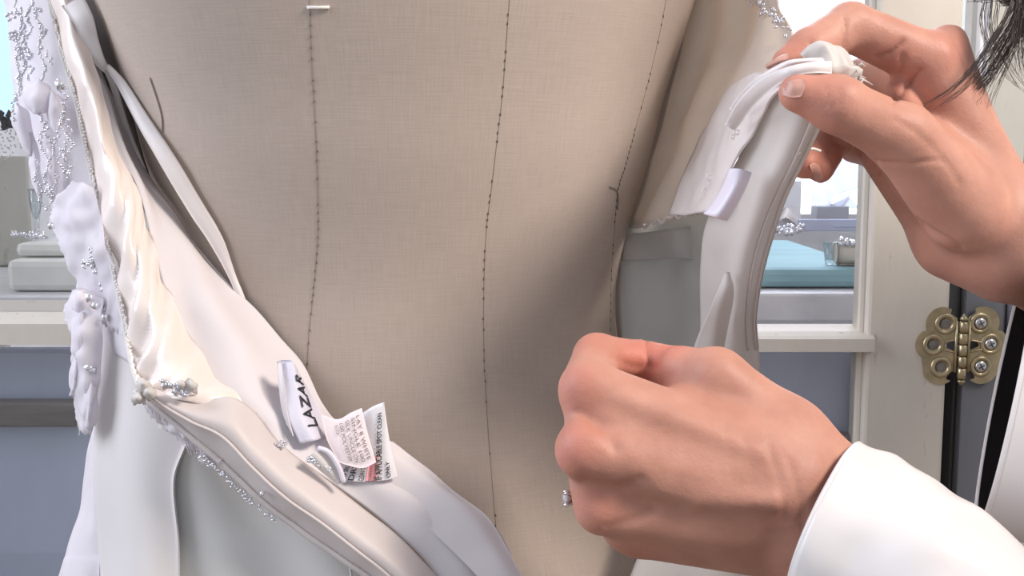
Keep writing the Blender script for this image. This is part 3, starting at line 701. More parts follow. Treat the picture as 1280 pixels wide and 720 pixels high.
sheet('skirt_side_fold', [[(118, 530, .56), (126, 540, .55), (130, 545, .54)], [(104, 590, .56), (116, 600, .545), (126, 600, .538)], [(94, 650, .56), (110, 650, .54), (127, 650, .535)], [(82, 690, .56), (104, 690, .537), (126, 690, .53)],
    [(72, 725, .56), (98, 725, .535), (124, 725, .527)], [(40, 900, .56), (80, 900, .53), (124, 900, .522)]], M['chiffon'], dr, 50, 16, .001, wr=.002, ws=30)
# left outer bodice
_, bodg = sheet('bodice_outer', [[(-6, -40, .60), (24, -40, .585), (52, -40, .574)], [(6, 0, .598), (34, 0, .582), (64, 0, .570)], [(12, 60, .595), (44, 60, .577), (78, 60, .564)], [(18, 120, .59), (56, 120, .572), (95, 120, .558)],
    [(36, 185, .584), (75, 185, .565), (112, 190, .55)], [(56, 240, .576), (90, 240, .556), (122, 245, .543)], [(80, 300, .565), (106, 300, .546), (136, 305, .533)], [(98, 350, .555), (120, 350, .538), (147, 355, .522)],
    [(114, 395, .548), (135, 398, .53), (157, 405, .513)], [(134, 440, .54), (148, 445, .522), (166, 455, .503)]], M['chiffon'], dr, 80, 24, .001, wr=.0025, ws=30)
# dress front wrapping round the far side of the form
zz = np.linspace(P(0, 760, .6)[2], P(0, -60, .6)[2], 24); angs = np.linspace(math.radians(97), math.radians(276), 48); rr_ = []
for z in zz:
    R_ = fr(z) + .012; rr_.append([(AXX + R_ * math.sin(a_), AXY - .72 * R_ * math.cos(a_) + .004, z) for a_ in angs])
g_ = np.array(rr_); n_ = g_.shape[1]; g2 = g_ - np.stack([np.sin(angs), -.72 * np.cos(angs), 0 * angs], 1)[None] * .002
v = np.concatenate([g_.reshape(-1, 3), g2.reshape(-1, 3)]); N_ = len(v) // 2
f = [(i * n_ + j, i * n_ + j + 1, (i + 1) * n_ + j + 1, (i + 1) * n_ + j) for i in range(23) for j in range(n_ - 1)]
f = f + [tuple(q + N_ for q in t[::-1]) for t in f]
obj('dress_front', v, f, M['skirt_b'], dr)
# hanging bead strands
mb = MB(); mb2 = MB()
strands = [(22, -5, 30, 105, .57), (30, 10, 18, 150, .569), (38, -5, 34, 70, .568), (48, 12, 55, 110, .566), (14, 40, 26, 70, .585), (55, 60, 66, 80, .56), (50, 140, 62, 245, .562), (60, 160, 70, 240, .558), (70, 165, 78, 215, .555),
           (78, 140, 86, 225, .552), (44, 200, 54, 262, .568), (60, 215, 62, 262, .565), (75, 100, 84, 135, .553), (85, 150, 90, 190, .549), (28, 60, 24, 125, .575), (36, 60, 38, 100, .572)]
for x0, y0, x1, y1, d in strands:
    n = max(3, int((y1 - y0) / 2.6))
    for i in range(n):
        t = i / (n - 1); px = x0 + (x1 - x0) * t + 3.5 * math.sin(t * 14 + x0) + RS.randn() * .9; py = y0 + (y1 - y0) * t
        h_ = mb if RS.rand() < .6 else mb2
        h_.add(*octa(P(px, py, d - .006 - RS.rand() * .003), .0006 + RS.rand() * .0007, rrot()))
for cx, cy in ((14, 20), (22, 42), (16, 45), (25, 62), (34, 68), (48, 15), (53, 40), (118, 318), (112, 325), (124, 330), (116, 310), (120, 335), (113, 372), (127, 357), (130, 385), (138, 370), (108, 330), (137, 340)):
    for i in range(9):
        a = RS.rand() * 6.28; r = 2 + 4 * RS.rand(); dd = .562 if cy < 100 else .528
        mb.add(*octa(P(cx + r * math.cos(a), cy + r * math.sin(a), dd), .0008 + RS.rand() * .0006, rrot()))
mb.build('bead_strand', M['crystal'], dr, kind='stuff'); mb2.build('silver_bead_strand', M['silver'], dr, kind='stuff')
mb = MB()
for cx, cy in ((112, 372), (119, 382), (131, 397), (112, 460), (116, 463), (80, 108), (75, 106), (64, 282)):
    mb.add(*octa(P(cx, cy, .518 if cx > 100 else .54), .0022 + RS.rand() * .001, rrot()))
mb.build('jet_crystal', M['crystal'], dr, kind='stuff')
# chiffon petals on the left bodice
def petal(cx, cy, rx, ry, d, tilt=0, m='chiffon', sd=1, cup=.006):
    rows = []
    for v in np.linspace(-1, 1, 7):
        wv = math.sqrt(max(0, 1 - (abs(v) ** 2.4))) * .95 + .05; row = []
        for u in (-1, -.5, 0, .5, 1):
            x = u * wv * rx; y = v * ry; c_, s_ = math.cos(tilt), math.sin(tilt)
            row.append(P(cx + x * c_ - y * s_, cy + x * s_ + y * c_, d + cup * (u * u) - .002 * (1 - v * v)))
        rows.append(row)
    sheet('chiffon_petal', rows, M[m], dr, 22, 18, .0005, wr=.002, ws=70, seed=sd)
petal(47, 120, 18, 22, .553, .1, sd=1); petal(30, 162, 13, 34, .566, -.25, sd=2); petal(68, 140, 12, 26, .552, -.1, sd=3)
petal(44, 205, 7, 40, .566, -.15, sd=5); petal(64, 212, 6, 34, .557, -.1, sd=6); petal(95, 90, 7, 30, .553, -.25, sd=7, m='white')
# sheer chiffon flap and ragged fringe lower left
sheet('chiffon_flap', [[(92, 225, .545), (105, 228, .54), (120, 235, .536)], [(60, 262, .552), (95, 265, .538), (126, 270, .53)], [(72, 300, .548), (106, 305, .533), (136, 315, .523)], [(92, 345, .543), (122, 350, .528), (148, 365, .514)], [(112, 395, .538), (136, 405, .522), (160, 420, .507)]], M['chiffon'], dr, 60, 30, .0005, wr=.0035, ws=55, ragged=1.2, seed=5)
sheet('chiffon_flounce', [[(90, 362, .535), (104, 360, .528), (124, 372, .522)], [(84, 392, .532), (104, 395, .522), (126, 400, .52)], [(92, 420, .53), (108, 425, .519), (128, 430, .52)], [(86, 455, .53), (105, 455, .517), (126, 465, .52)],
    [(88, 495, .53), (104, 495, .516), (124, 500, .52)], [(96, 530, .53), (110, 535, .52), (122, 525, .52)]], M['chiffon'], dr, 60, 22, .0006, wr=.0035, ws=60, ragged=1.6, seed=8)
petal(100, 378, 15, 17, .523, 0, sd=9); petal(100, 420, 9, 30, .52, .1, sd=10); petal(94, 470, 6, 26, .523, .1, sd=11); petal(112, 505, 6, 30, .515, .08, sd=14)
# hanger ribbons at the left
def ribbon(name, pts, wpx, m, nu=40, twist=0, th=.0005, nvv=7):
    pts = [p if len(p) == 4 else (*p, wpx) for p in pts]; a = np.array(pts, float); rows = []
    c = cr(a, 16); t = np.gradient(c[:, :2], axis=0); t /= np.linalg.norm(t, axis=1, keepdims=True) + 1e-9
    for i in range(16):
        nx_, ny_ = -t[i, 1], t[i, 0]; w_ = c[i, 3] / 2
        rows.append([P(c[i, 0] - nx_ * w_, c[i, 1] - ny_ * w_, c[i, 2] + twist), P(c[i, 0], c[i, 1], c[i, 2] - .0008), P(c[i, 0] + nx_ * w_, c[i, 1] + ny_ * w_, c[i, 2] - twist)])
    return sheet(name, rows, m, dr, nu, nvv, th, wr=.0005, ws=60)
def rt(px, py, w_, off): return (px, py, (hit(px, py, off) or .585), w_)
ribbon('hanger_ribbon', [(90, 0, .553, 30), (104, 25, .55, 26), (112, 50, .552, 22), (124, 75, .555, 14), (133, 88, .558, 8)], 20, M['ribbon'])
ribbon('hanger_ribbon', [(128, 78, .556, 9), (140, 100, .562, 9), (152, 140, .568, 8), (165, 178, .572, 8), (183, 222, .575, 7), (200, 260, .57, 7)], 8, M['ribbon'])
ribbon('hanger_ribbon', [(134, 82, .555, 6), (152, 105, .553, 12), (175, 145, rt(175, 145, 0, .012)[2], 17), (208, 198, rt(208, 198, 0, .010)[2], 21), (242, 255, rt(242, 255, 0, .008)[2], 21), (270, 300, rt(270, 300, 0, .006)[2], 18), (290, 345, rt(290, 345, 0, .005)[2], 10), (305, 380, rt(305, 380, 0, .004)[2], 8)], 16, M['ribbon'])
# woven label and care labels
_, labg = sheet('woven_label', [[T3(352, 450, .499), T3(366, 452, .497), T3(376, 470, .507)], [T3(354, 482, .492), T3(374, 485, .492), T3(388, 490, .505)], [T3(360, 520, .484), T3(382, 520, .486), T3(401, 515, .500)], [T3(375, 555, .481), T3(395, 550, .482), T3(410, 545, .494)]], M['label'], dr, 30, 16, .0006, label='pale lilac woven label with black letters')
WORLD_labels = []
def text_mesh(s, shear=0.0, bold=0.0):
    cu = bpy.data.curves.new('t', 'FONT'); cu.body = s; cu.size = 1; cu.shear = shear; cu.offset = bold; cu.resolution_u = 3
    o = bpy.data.objects.new('t', cu); COL.objects.link(o); dg = bpy.context.evaluated_depsgraph_get()
    me = bpy.data.meshes.new_from_object(o.evaluated_get(dg)); v = np.array([tuple(q.co) for q in me.vertices]); f = [tuple(p.vertices) for p in me.polygons]
    bpy.data.objects.remove(o); bpy.data.meshes.remove(me); return v, f
def text_on(g, s, org, du, dv, mb, off=.0007, shear=0, bold=0, fit=None):
    """org=(u,v) start; text x axis spans du (vector in uv) over its whole length; y axis spans dv per em"""
    v, f = text_mesh(s, shear, bold)
    if not len(v): return
    W = v[:, 0].max() - v[:, 0].min(); x = (v[:, 0] - v[:, 0].min()) / W; y = v[:, 1]
    n = gnormals(g); nn = n.reshape(-1, 3).mean(0); nn /= np.linalg.norm(nn)
    if nn @ FW > 0: nn = -nn
    out = []
    for i in range(len(v)):
        out.append(gsample(g, org[0] + du[0] * x[i] + dv[0] * y[i], org[1] + du[1] * x[i] + dv[1] * y[i]) + nn * off)
    mb.add(out, f)
lab_o = [o for o in COL.objects if o.name.startswith('woven_label')][0]
mb = MB(); text_on(labg, 'LAZAR', (.84, .74), (-.68, -.02), (.0, -.42), mb, shear=.15, bold=.012); WORLD[lab_o.name] = WORLD[dr.name]
mb.build('lettering', M['ink'], lab_o, smooth=False)
sheet('label_side_fold', [[T3(346, 452, .497), T3(352, 450, .497)], [T3(348, 480, .492), T3(355, 482, .490)], [T3(352, 512, .488), T3(359, 518, .484)], [T3(358, 530, .484), T3(366, 545, .481)]], M['lining'], dr, 20, 5, .0005)  # narrow fold of plain lining fabric along the label's left edge
care_o, careg = sheet('care_label', [[T3(452, 517, .489), T3(442, 560, .487), T3(424, 600, .482)], [T3(466, 508, .487), T3(462, 555, .485), T3(455, 602, .481)], [T3(479, 503, .487), T3(480, 550, .484), T3(482, 600, .480)], [T3(480, 503, .487), T3(487, 550, .485), T3(497, 596, .481)]], M['paper_w'], dr, 24, 20, .0005, label='white care label with printed black washing text')
WORLD[care_o.name] = WORLD[dr.name]
mb = MB()
text_on(careg, 'IF APPLICABLE SPOT CLEAN', (.60, .99), (0, -.86), (-.16, 0), mb, bold=.02); text_on(careg, 'ONLY', (.80, .98), (0, -.20), (-.16, 0), mb, bold=.02)
for u, s_ in ((.28, 'CLEAN ONLY'), (.14, 'DRY'), (.02, '100 SILK')): text_on(careg, s_, (u + .05, .995), (0, -.26), (-.11, 0), mb, bold=.02)
mb.build('printed_text', M['ink'], care_o, smooth=False)
_pk = sheet('pink_print', [[gsample(careg, u, v) - FW * .0004 for v in (.68, .85, .99)] for u in (.36, .44, .52)], M['pink'], care_o, 6, 8, .0002)
mb = MB(); text_on(_pk[1], 'WARRANTY', (.55, .98), (0, -.9), (-.4, 0), mb, off=.0004, bold=.02); text_on(_pk[1], 'FRAGILE', (.98, .98), (0, -.9), (-.4, 0), mb, off=.0004, bold=.02); mb.build('printed_text', M['ink_b'], care_o, smooth=False)
top_o, topg = sheet('content_label', [[T3(402, 518, .488, .006), T3(408, 548, .484, .006), T3(424, 578, .480, .006)], [T3(422, 524, .486, .006), T3(428, 556, .481, .006), T3(436, 582, .478, .006)], [T3(438, 516, .486, .007), T3(445, 552, .480, .007), T3(454, 585, .477, .007)], [T3(452, 510, .486, .008), T3(461, 546, .481, .008), T3(470, 578, .477, .008)]], M['paper'], dr, 24, 20, .0005, label='pinkish content label with rows of typed text')
WORLD[top_o.name] = WORLD[dr.name]
mb = MB()
for i, s_ in enumerate(('LAY 8 WHITE', 'SINGLE 100', 'SILK UNCLE ON', '100 POLYESTER')):
    u = .84 - i * .15; text_on(topg, s_, (u - .03, .10), (.03, .80), (.12, 0), mb, bold=.008)
text_on(topg, 'SIZE', (.26, .12), (0, .2), (.08, 0), mb)
mb.build('typed_text', M['ink_b'], top_o, smooth=False)
cu_o, cug = sheet('care_label_fold', [[(402, 560, .473), (412, 572, .472), (428, 598, .472)], [(390, 567, .470), (404, 582, .4695), (424, 602, .471)], [(384, 574, .473), (402, 590, .472), (422, 606, .472)]], M['white'], dr, 12, 14, .0006)
MB().add(*tube(cr([P(398, 560, .4715), P(412, 566, .470), P(424, 585, .470), P(430, 603, .4705)], 14), .0011, 6)).build('care_label_edge', M['lilac'], dr)
mb = MB()
for i in range(18): mb.add(*octa(P(385 + i * 1.6 + RS.randn() * 2, 572 + i * .9 + RS.randn() * 2, .4705), .0011, rrot()))
for i in range(8): mb.add(*octa(P(352 + RS.randn() * 3, 556 + RS.randn() * 3, .476), .0010, rrot()))
mb.build('silver_sequin', M['crystal'], dr, kind='stuff')
# ---- right panel held open by the hand
def pleat(u, v): return .0022 * math.sin(v * 17 + u * 3.0) * (1 - .3 * u)
sheet('bodice_inside', [[(866, -40, .60), (896, -40, .572), (932, -40, .545), (962, -38, .52)], [(864, 0, .60), (898, 0, .570), (938, 0, .540), (968, 10, .51)], [(856, 50, .60), (892, 50, .566), (938, 48, .525), (984, 40, .487)], [(846, 95, .60), (880, 95, .563), (925, 95, .515), (972, 84, .462)], [(832, 145, .60), (865, 145, .563), (908, 145, .515), (950, 130, .465)],
    [(818, 195, .60), (848, 195, .565), (890, 190, .525), (930, 180, .475)], [(802, 243, .60), (830, 243, .566), (870, 232, .53), (905, 222, .487)], [(786, 284, .60), (815, 280, .568), (858, 268, .535), (885, 262, .497)]], M['cup'], dr, 90, 50, .001, wr=.0022, ws=22, folds=pleat)
# ruffled elastic edge of the cup
mb = MB(); c = cr([P(790, 284, .596), P(815, 279, .563), P(842, 271, .543), P(866, 267, .522), P(884, 263, .494)], 50)
c = np.array([p + UP * (.0008 * math.sin(i * 1.3) + .0006 * math.sin(i * .6)) for i, p in enumerate(c)]); mb.add(*tube(c, .0009, 7)); mb.build('elastic_edge', M['ribbon'], dr)
# beaded top right edge
mb = MB(); c = cr([P(930, -12, .538), P(950, 5, .52), P(970, 22, .50), P(985, 42, .485)], 45)
for i in range(45):
    mb.add(*octa(c[i] + RS.randn(3) * .0012, .001 + RS.rand() * .0008, rrot()))
mb.build('edge_beading', M['crystal'], dr, kind='stuff')
# grey sheer panel
sheet('sheer_lining', [[(782, 275, .606), (830, 270, .59), (880, 262, .56), (925, 255, .53)], [(776, 320, .606), (830, 320, .592), (880, 322, .565), (922, 320, .54)], [(774, 370, .604), (830, 370, .592), (880, 375, .57), (916, 380, .55)], [(778, 430, .60), (830, 430, .59), (880, 440, .57), (912, 445, .555)], [(800, 530, .585), (840, 530, .58), (885, 530, .565), (930, 530, .56)], [(840, 700, .57), (870, 700, .57), (920, 700, .56), (960, 700, .56)]], M['sheer'], dr, 60, 40, .0008, wr=.003, ws=20, folds=lambda u, v: .0015 * math.sin(v * 14))
sheet('waist_stay', [[(778, 292, .600), (810, 290, .588), (845, 285, .572), (880, 282, .575)], [(777, 310, .600), (812, 312, .588), (850, 312, .573), (888, 318, .58)], [(776, 326, .600), (812, 325, .588), (856, 323, .573), (892, 335, .58)]], M['sheer_dark'], dr, 12, 30, .0008, wr=.002, ws=30)
# white outer strip running down from the fingers
_, jg = sheet('side_panel', [[(966, 96, .446), (1005, 100, .434), (1045, 110, .432)], [(928, 140, .468), (985, 148, .441), (1027, 158, .440)], [(926, 190, .474), (968, 196, .453), (1007, 200, .452)], [(900, 240, .492), (944, 244, .466), (985, 246, .464)], [(882, 290, .505), (926, 294, .478), (968, 298, .476)],
    [(878, 345, .515), (916, 345, .492), (953, 350, .490)], [(880, 400, .522), (914, 400, .503), (946, 400, .502)], [(876, 450, .525), (914, 450, .512), (950, 450, .513)], [(855, 540, .53), (905, 540, .52), (956, 540, .525)], [(825, 640, .535), (890, 640, .522), (965, 640, .53)], [(785, 730, .53), (880, 730, .52), (975, 730, .53)], [(740, 900, .525), (860, 900, .515), (990, 900, .525)]], M['white'], dr, 110, 30, .0012, wr=.0018, ws=22, folds=lambda u, v: .0012 * math.sin(v * 11 + u * 2))
for vv in (.80, .95):
    MB().add(*tube([gsample(jg, u, vv) - FW * .001 for u in np.linspace(.06, .62, 60)], .0006, 6)).build('side_seam', M['white'], dr)
sheet('lower_drape', [[(907, 341, .489), (909, 340, .488), (911, 341, .489)], [(898, 362, .490), (908, 361, .4875), (917, 364, .490)], [(884, 395, .497), (900, 392, .494), (912, 400, .50)], [(868, 432, .508), (892, 432, .502), (904, 445, .508)], [(860, 480, .515), (890, 480, .51), (905, 480, .515)]], M['white'], dr, 30, 14, .0008, wr=.001, ws=30)
# casing with little loops beside it
sheet('loop_casing', [[(946, 90, .466), (968, 96, .440), (996, 100, .436)], [(906, 116, .524), (932, 122, .470), (960, 126, .446)], [(880, 158, .540), (908, 164, .488), (938, 168, .458)], [(858, 204, .546), (886, 210, .500), (916, 208, .470)], [(836, 268, .536), (862, 267, .506), (892, 265, .484)]], M['ribbon'], dr, 60, 24, .0008, wr=.0024, ws=40)
mb = MB()
for cx, cy, dd in ((916, 158, .474), (921, 165, .470), (917, 171, .473), (886, 222, .495), (882, 238, .497)):
    MB().add(*tube([P(cx + 3.4 * math.cos(t), cy + 2.8 * math.sin(t), dd) for t in np.linspace(0, 6.3, 14)], .0004, 5, False)).build('thread_loop', M['thread_w'], dr)
# folded satin tag
sheet('satin_tag', [[(912, 210, .458), (926, 211, .455), (940, 216, .456)], [(904, 230, .458), (920, 232, .452), (932, 236, .456)], [(892, 252, .459), (908, 255, .453), (920, 259, .458)], [(880, 267, .461), (896, 272, .456), (909, 276, .460)], [(881, 265, .466), (896, 269, .464), (909, 273, .466)]], M['lilac'], dr, 30, 14, .0006, label='folded lilac satin tag')
# ribbon loops between finger and thumb and the bunched end
ribbon('hanging_loop', [(912, 160, .462, 16), (932, 130, .440, 20), (957, 106, .426, 20), (985, 91, .414, 15), (1015, 84, .412, 14), (1040, 84, .414, 16)], 14, M['ribbon'])
ribbon('hanging_loop', [(915, 140, .46, 12), (938, 112, .438, 13), (960, 94, .427, 11), (985, 80, .42, 9), (1012, 76, .418, 8), (1035, 78, .417, 12)], 10, M['ribbon'])
rows = []
for t in np.linspace(0, 1, 9):
    rw = []
    for k in range(13):
        a = 2 * math.pi * k / 12; r = (.0030 + .0052 * math.sin(math.pi * min(1, t * .88 + .12)))
        c = P(1004 + 66 * t, 84 + 10 * t * t - 6 * math.sin(3.1 * t), .424); rw.append(c + UP * r * math.cos(a) + FW * r * math.sin(a) + RT * .002 * math.sin(3 * a))
    rows.append(rw)
gg = np.array(rows); gg = np.swapaxes(cr(np.swapaxes(cr(gg, 40), 0, 1), 36), 0, 1)
for i in range(gg.shape[0]):
    for j in range(gg.shape[1]): 
        q = gg[i, j]; gg[i, j] = q + (UP * nz(q, 170, 3) + FW * nz(q, 170, 5)) * .0028
v, f = rings([list(r[:-1]) for r in gg], True, True); obj('bunched_end', v, f, M['white'], dr)
mb = MB()
for i in range(28):
    q = P(1055 + RS.rand() * 20, 82 + RS.rand() * 22, .425 - RS.rand() * .006); mb.add(*tube([q, q + RS.randn(3) * .0012, q + RS.randn(3) * .0024], [.0005, .0004, .0002], 4))
mb.build('frayed_end', M['white'], dr, kind='stuff')
MB().add(*tube(cr([P(997, 192, .447), P(1006, 187, .452), P(1016, 186, .455), P(1026, 189, .455)], 12), .0006, 6)).build('loose_thread', M['thread_w'], dr)
# ---------------------------------------------------------------- person
per = empty('person', (.45, .45, 0), 'person with dark hair in a white satin blouse holding the dress open', 'person')
mm = .001
def sdf_hand(prims, lo, hi, h):
    """prims: list of groups; a group = (k_inside, k_join, [caps])"""
    X = gridpts(lo, hi, h); F = None
    for kin, kj, caps in prims:
        g_ = None
        for cdef in caps:
            a, b, ra, rb = cdef[:4]; k = cdef[4] if len(cdef) > 4 else kin
            s_ = sd_cap(X, a, b, ra * mm, rb * mm); g_ = s_ if g_ is None else smin(g_, s_, k * mm)
        F = g_ if F is None else smin(F, g_, kj * mm)
    V, Fc = nets(F, np.array(lo), h); return lap(V, Fc, 3, .5), Fc
def bounds(prims, pad=.02):
    pts = np.array([p for g_ in prims for c in g_[2] for p in c[:2]]); r = max(c[2] for g_ in prims for c in g_[2]) * mm + .006
    return pts.min(0) - r, pts.max(0) + r
def crease(V, Fc, lines):
    N = vnormals(V, Fc); px, py, d = proj(V); face = (N @ FW) < .25
    for pts, wpx, depth in lines:
        pts = cr(np.array(pts, float), 30); dist = np.full(len(V), 1e9)
        for i in range(len(pts) - 1):
            a, b = pts[i], pts[i + 1]; ab = b - a; L = (ab @ ab) + 1e-9
            t = np.clip(((px - a[0]) * ab[0] + (py - a[1]) * ab[1]) / L, 0, 1)
            dist = np.minimum(dist, np.hypot(px - a[0] - t * ab[0], py - a[1] - t * ab[1]))
        V = V - N * (depth * mm * np.exp(-(dist / wpx) ** 2) * face)[:, None]
    return V
# left hand (near, back of the hand to the camera)
c_ = lambda px, py, d: P(px, py, d)
WL = c_(1038, 662, .430); AM = P(1190, 803, .402); EL = np.array([.30, .29, .875])
Lh = [
    (8, 8, [(c_(738, 489, .428), c_(985, 592, .424), 11.5, 15), (c_(733, 562, .417), c_(995, 625, .424), 11.5, 15), (c_(752, 634, .425), c_(1005, 660, .430), 10.2, 15), (c_(798, 664, .438), c_(1012, 682, .436), 10.2, 15),
            (c_(985, 605, .426), WL, 17, 21), (c_(1000, 665, .432), WL + (P(1030, 690, .434) - WL), 17, 18), (c_(985, 548, .434), c_(1056, 606, .430), 14, 14), (WL, AM, 24, 25), (AM, AM + (EL - AM) * .4, 26, 27), (c_(738, 522, .428), c_(760, 530, .428), 8, 8), (c_(740, 600, .426), c_(770, 602, .426), 8, 8), (c_(778, 655, .435), c_(800, 656, .435), 8, 8)]),
    (5, 9, [(c_(985, 545, .436), c_(895, 474, .440), 14, 12), (c_(895, 474, .440), c_(852, 466, .452), 11.5, 10), (c_(852, 466, .452), c_(822, 470, .466), 9.5, 7.5), (c_(860, 520, .44), c_(960, 560, .432), 13, 15)]),
    (2.5, 3.0, [(c_(734, 487, .428), c_(746, 446, .456), 10.8, 9.6), (c_(746, 446, .456), c_(798, 450, .464), 9.2, 8.2), (c_(806, 450, .464), c_(845, 456, .458), 8.2, 7.4)]),
    (2.5, 2.0, [(c_(730, 562, .418), c_(736, 552, .456), 10.6, 9.6), (c_(732, 552, .456), c_(775, 565, .470), 9.3, 8.2), (c_(775, 565, .470), c_(812, 575, .452), 8, 7)]),
    (2.5, 2.0, [(c_(753, 634, .425), c_(748, 615, .461), 10.2, 9.0), (c_(748, 615, .461), c_(790, 622, .472), 9, 8), (c_(790, 622, .472), c_(820, 628, .455), 8, 7)]),
    (2.5, 2.0, [(c_(800, 664, .438), c_(782, 658, .464), 9.8, 8.4), (c_(782, 658, .464), c_(818, 660, .474), 8, 7), (c_(818, 660, .474), c_(842, 662, .458), 7, 6)]),
    # tendons and veins
    (2, 5, [(c_(786, 576, .4105), c_(826, 605, .4125), 2.2, 2.4), (c_(826, 605, .4125), c_(872, 621, .412), 2.6, 2.6), (c_(872, 621, .412), c_(968, 626, .4075), 2.6, 2.2)]),
    (2, 4, [(c_(762, 522, .4185), c_(786, 536, .4175), 3, 2), (c_(786, 600, .416), c_(824, 640, .420), 1.6, 1.6)]),
    (2, 5, [(c_(775, 500, .4185), c_(850, 528, .4155), 1.6, 1.6), (c_(850, 528, .4155), c_(950, 568, .412), 1.6, 1.4)]),
    (2, 4, [(c_(800, 648, .4265), c_(880, 662, .4225), 1.5, 1.5), (c_(880, 662, .4225), c_(960, 668, .418), 1.5, 1.2)]),
]
lo, hi = bounds(Lh); VL, FL = sdf_hand(Lh, lo, hi, .0013)
VL = crease(VL, FL, [([(808, 422), (809, 440), (812, 458)], 3, 1.3), ([(960, 560), (975, 600), (980, 650)], 5, .5), ([(985, 575), (1000, 620), (1005, 660)], 5, .5), ([(735, 520), (755, 536), (770, 560)], 9, 1.2), ([(730, 600), (770, 610), (800, 600)], 8, 1.0), ([(760, 660), (790, 650), (815, 640)], 7, .8), ([(905, 530), (911, 560), (914, 600)], 2.2, .25), ([(930, 545), (938, 580), (940, 620)], 2.2, .25), ([(1015, 560), (1000, 600), (990, 640)], 2.5, .35), ([(722, 515), (738, 522), (752, 530)], 5, .8),
    ([(765, 445), (790, 458), (820, 458)], 4, 0.6)])
# right hand (far, palm side to the camera)
WR = c_(1262, 292, .462); ER = np.array([.40, .56, .99])
Rh = [
    (8, 7, [(c_(1160, 76, .452), c_(1235, 235, .462), 11.5, 16), (c_(1140, 100, .468), c_(1225, 265, .470), 11, 16), (c_(1120, 140, .482), c_(1205, 285, .474), 11, 16), (c_(1105, 190, .486), c_(1195, 300, .472), 10.5, 15),
            (c_(1215, 262, .464), WR, 19, 21), (c_(1190, 300, .470), c_(1250, 318, .468), 15, 19), (WR, WR + (ER - WR) * .6, 24, 26), (c_(1185, 55, .458), c_(1215, 190, .470), 8, 12)]),
    (5, 6, [(c_(1205, 262, .446), c_(1128, 172, .430), 17, 12.5), (c_(1128, 172, .430), c_(1046, 130, .416), 12, 10), (c_(1046, 130, .416), c_(998, 116, .416), 9.8, 7.4), (c_(1215, 240, .452), c_(1160, 190, .448), 14, 12)]),
    (2.5, 3, [(c_(1160, 76, .452), c_(1062, 33, .446), 11, 9.6), (c_(1062, 33, .446), c_(1012, 62, .436), 9.3, 8.4), (c_(1012, 62, .436), c_(984, 79, .432), 8.2, 6.2)]),
    (2.5, 1.5, [(c_(1140, 100, .468), c_(1078, 100, .498), 10.5, 9.5), (c_(1078, 100, .498), c_(1030, 165, .494), 9.2, 8.2), (c_(1030, 165, .494), c_(1006, 205, .470), 8, 6.5)]),
    (2.5, 1.2, [(c_(1120, 140, .482), c_(1075, 150, .512), 10.2, 9), (c_(1075, 150, .512), c_(1042, 178, .498), 9, 7.8), (c_(1042, 178, .498), c_(1026, 214, .472), 7.2, 5.2)]),
    (2.5, 1.5, [(c_(1104, 188, .486), c_(1070, 180, .508), 9.4, 8.2), (c_(1070, 180, .508), c_(1050, 165, .49), 8, 7), (c_(1050, 165, .49), c_(1060, 150, .472), 6.8, 6)]),
    (2, 4, [(c_(1120, 110, .452), c_(1150, 160, .444), 4, 6)]),
]
lo, hi = bounds(Rh); VR, FR = sdf_hand(Rh, lo, hi, .0013)
VR = crease(VR, FR, [([(1056, 24), (1057, 40), (1054, 60)], 2.6, 1.2), ([(1013, 52), (1016, 68)], 2.2, .8), ([(1128, 52), (1112, 66), (1095, 72)], 3, 1.6), ([(1150, 88), (1132, 110), (1116, 128)], 3, 1.4), ([(1128, 70), (1126, 90), (1118, 105)], 4, 1.0),
    ([(1034, 108), (1035, 120), (1031, 134)], 1.8, .5), ([(1041, 106), (1042, 122), (1038, 136)], 1.8, .5), ([(1048, 108), (1050, 122), (1047, 132)], 1.8, .4), ([(1090, 202), (1130, 204), (1180, 200)], 2.5, .7), ([(1092, 205), (1110, 240), (1150, 280), (1200, 310)], 4, 1.5), ([(1085, 222), (1098, 215)], 3, 1.0),
    ([(1120, 150), (1150, 170), (1180, 200), (1200, 230)], 4, .5), ([(1100, 258), (1112, 250)], 3, .8), ([(1055, 195), (1066, 185)], 3, 1)])
# rest of the body: torso, neck, head, upper arms and forearms
SL = np.array([.46, .27, 1.20]); SR = np.array([.48, .63, 1.20]); HC = np.array([.40, .46, 1.50])
X = gridpts((.15, .1, .55), (.72, .82, 1.70), .009)
F = sd_ell(X, (.50, .45, 1.05), (.11, .165, .26)); F = smin(F, sd_ell(X, (.50, .45, .78), (.12, .17, .2)), .05)
for a, b, ra, rb in ((SL, SR, .055, .055), (SL, EL, .045, .036), (EL, AM, .036, .027), (SR, ER, .045, .036), (ER, WR + (ER - WR) * .5, .036, .028), ((.48, .45, 1.22), (.42, .455, 1.42), .055, .048)): F = smin(F, sd_cap(X, a, b, ra, rb), .03)
F = smin(F, sd_ell(X, HC, (.088, .074, .108)), .02); F = smin(F, sd_cap(X, HC + (-.085, 0, -.005), HC + (-.102, 0, -.03), .008, .012), .012)
for s_ in (-1, 1):
    F = smin(F, sd_ell(X, HC + (.008, .076 * s_, -.01), (.018, .01, .03)), .008); F = smin(F, sd_cap(X, HC + (-.082, .018 * s_, .022), HC + (-.078, .042 * s_, .02), .009, .007), .01)
F = smin(F, sd_cap(X, HC + (-.086, -.018, -.055), HC + (-.086, .018, -.055), .006, .006), .008)
VB, FB = nets(F, np.array((.15, .1, .55)), .009); VB = lap(VB, FB, 2)
Vall = np.concatenate([VL, VR, VB]); Fall = np.concatenate([FL, FR + len(VL), FB + len(VL) + len(VR)])
body = obj('body', Vall, Fall, M['skin'], per)
WORLD[body.name] = WORLD[per.name]
bl = np.zeros(len(Vall))
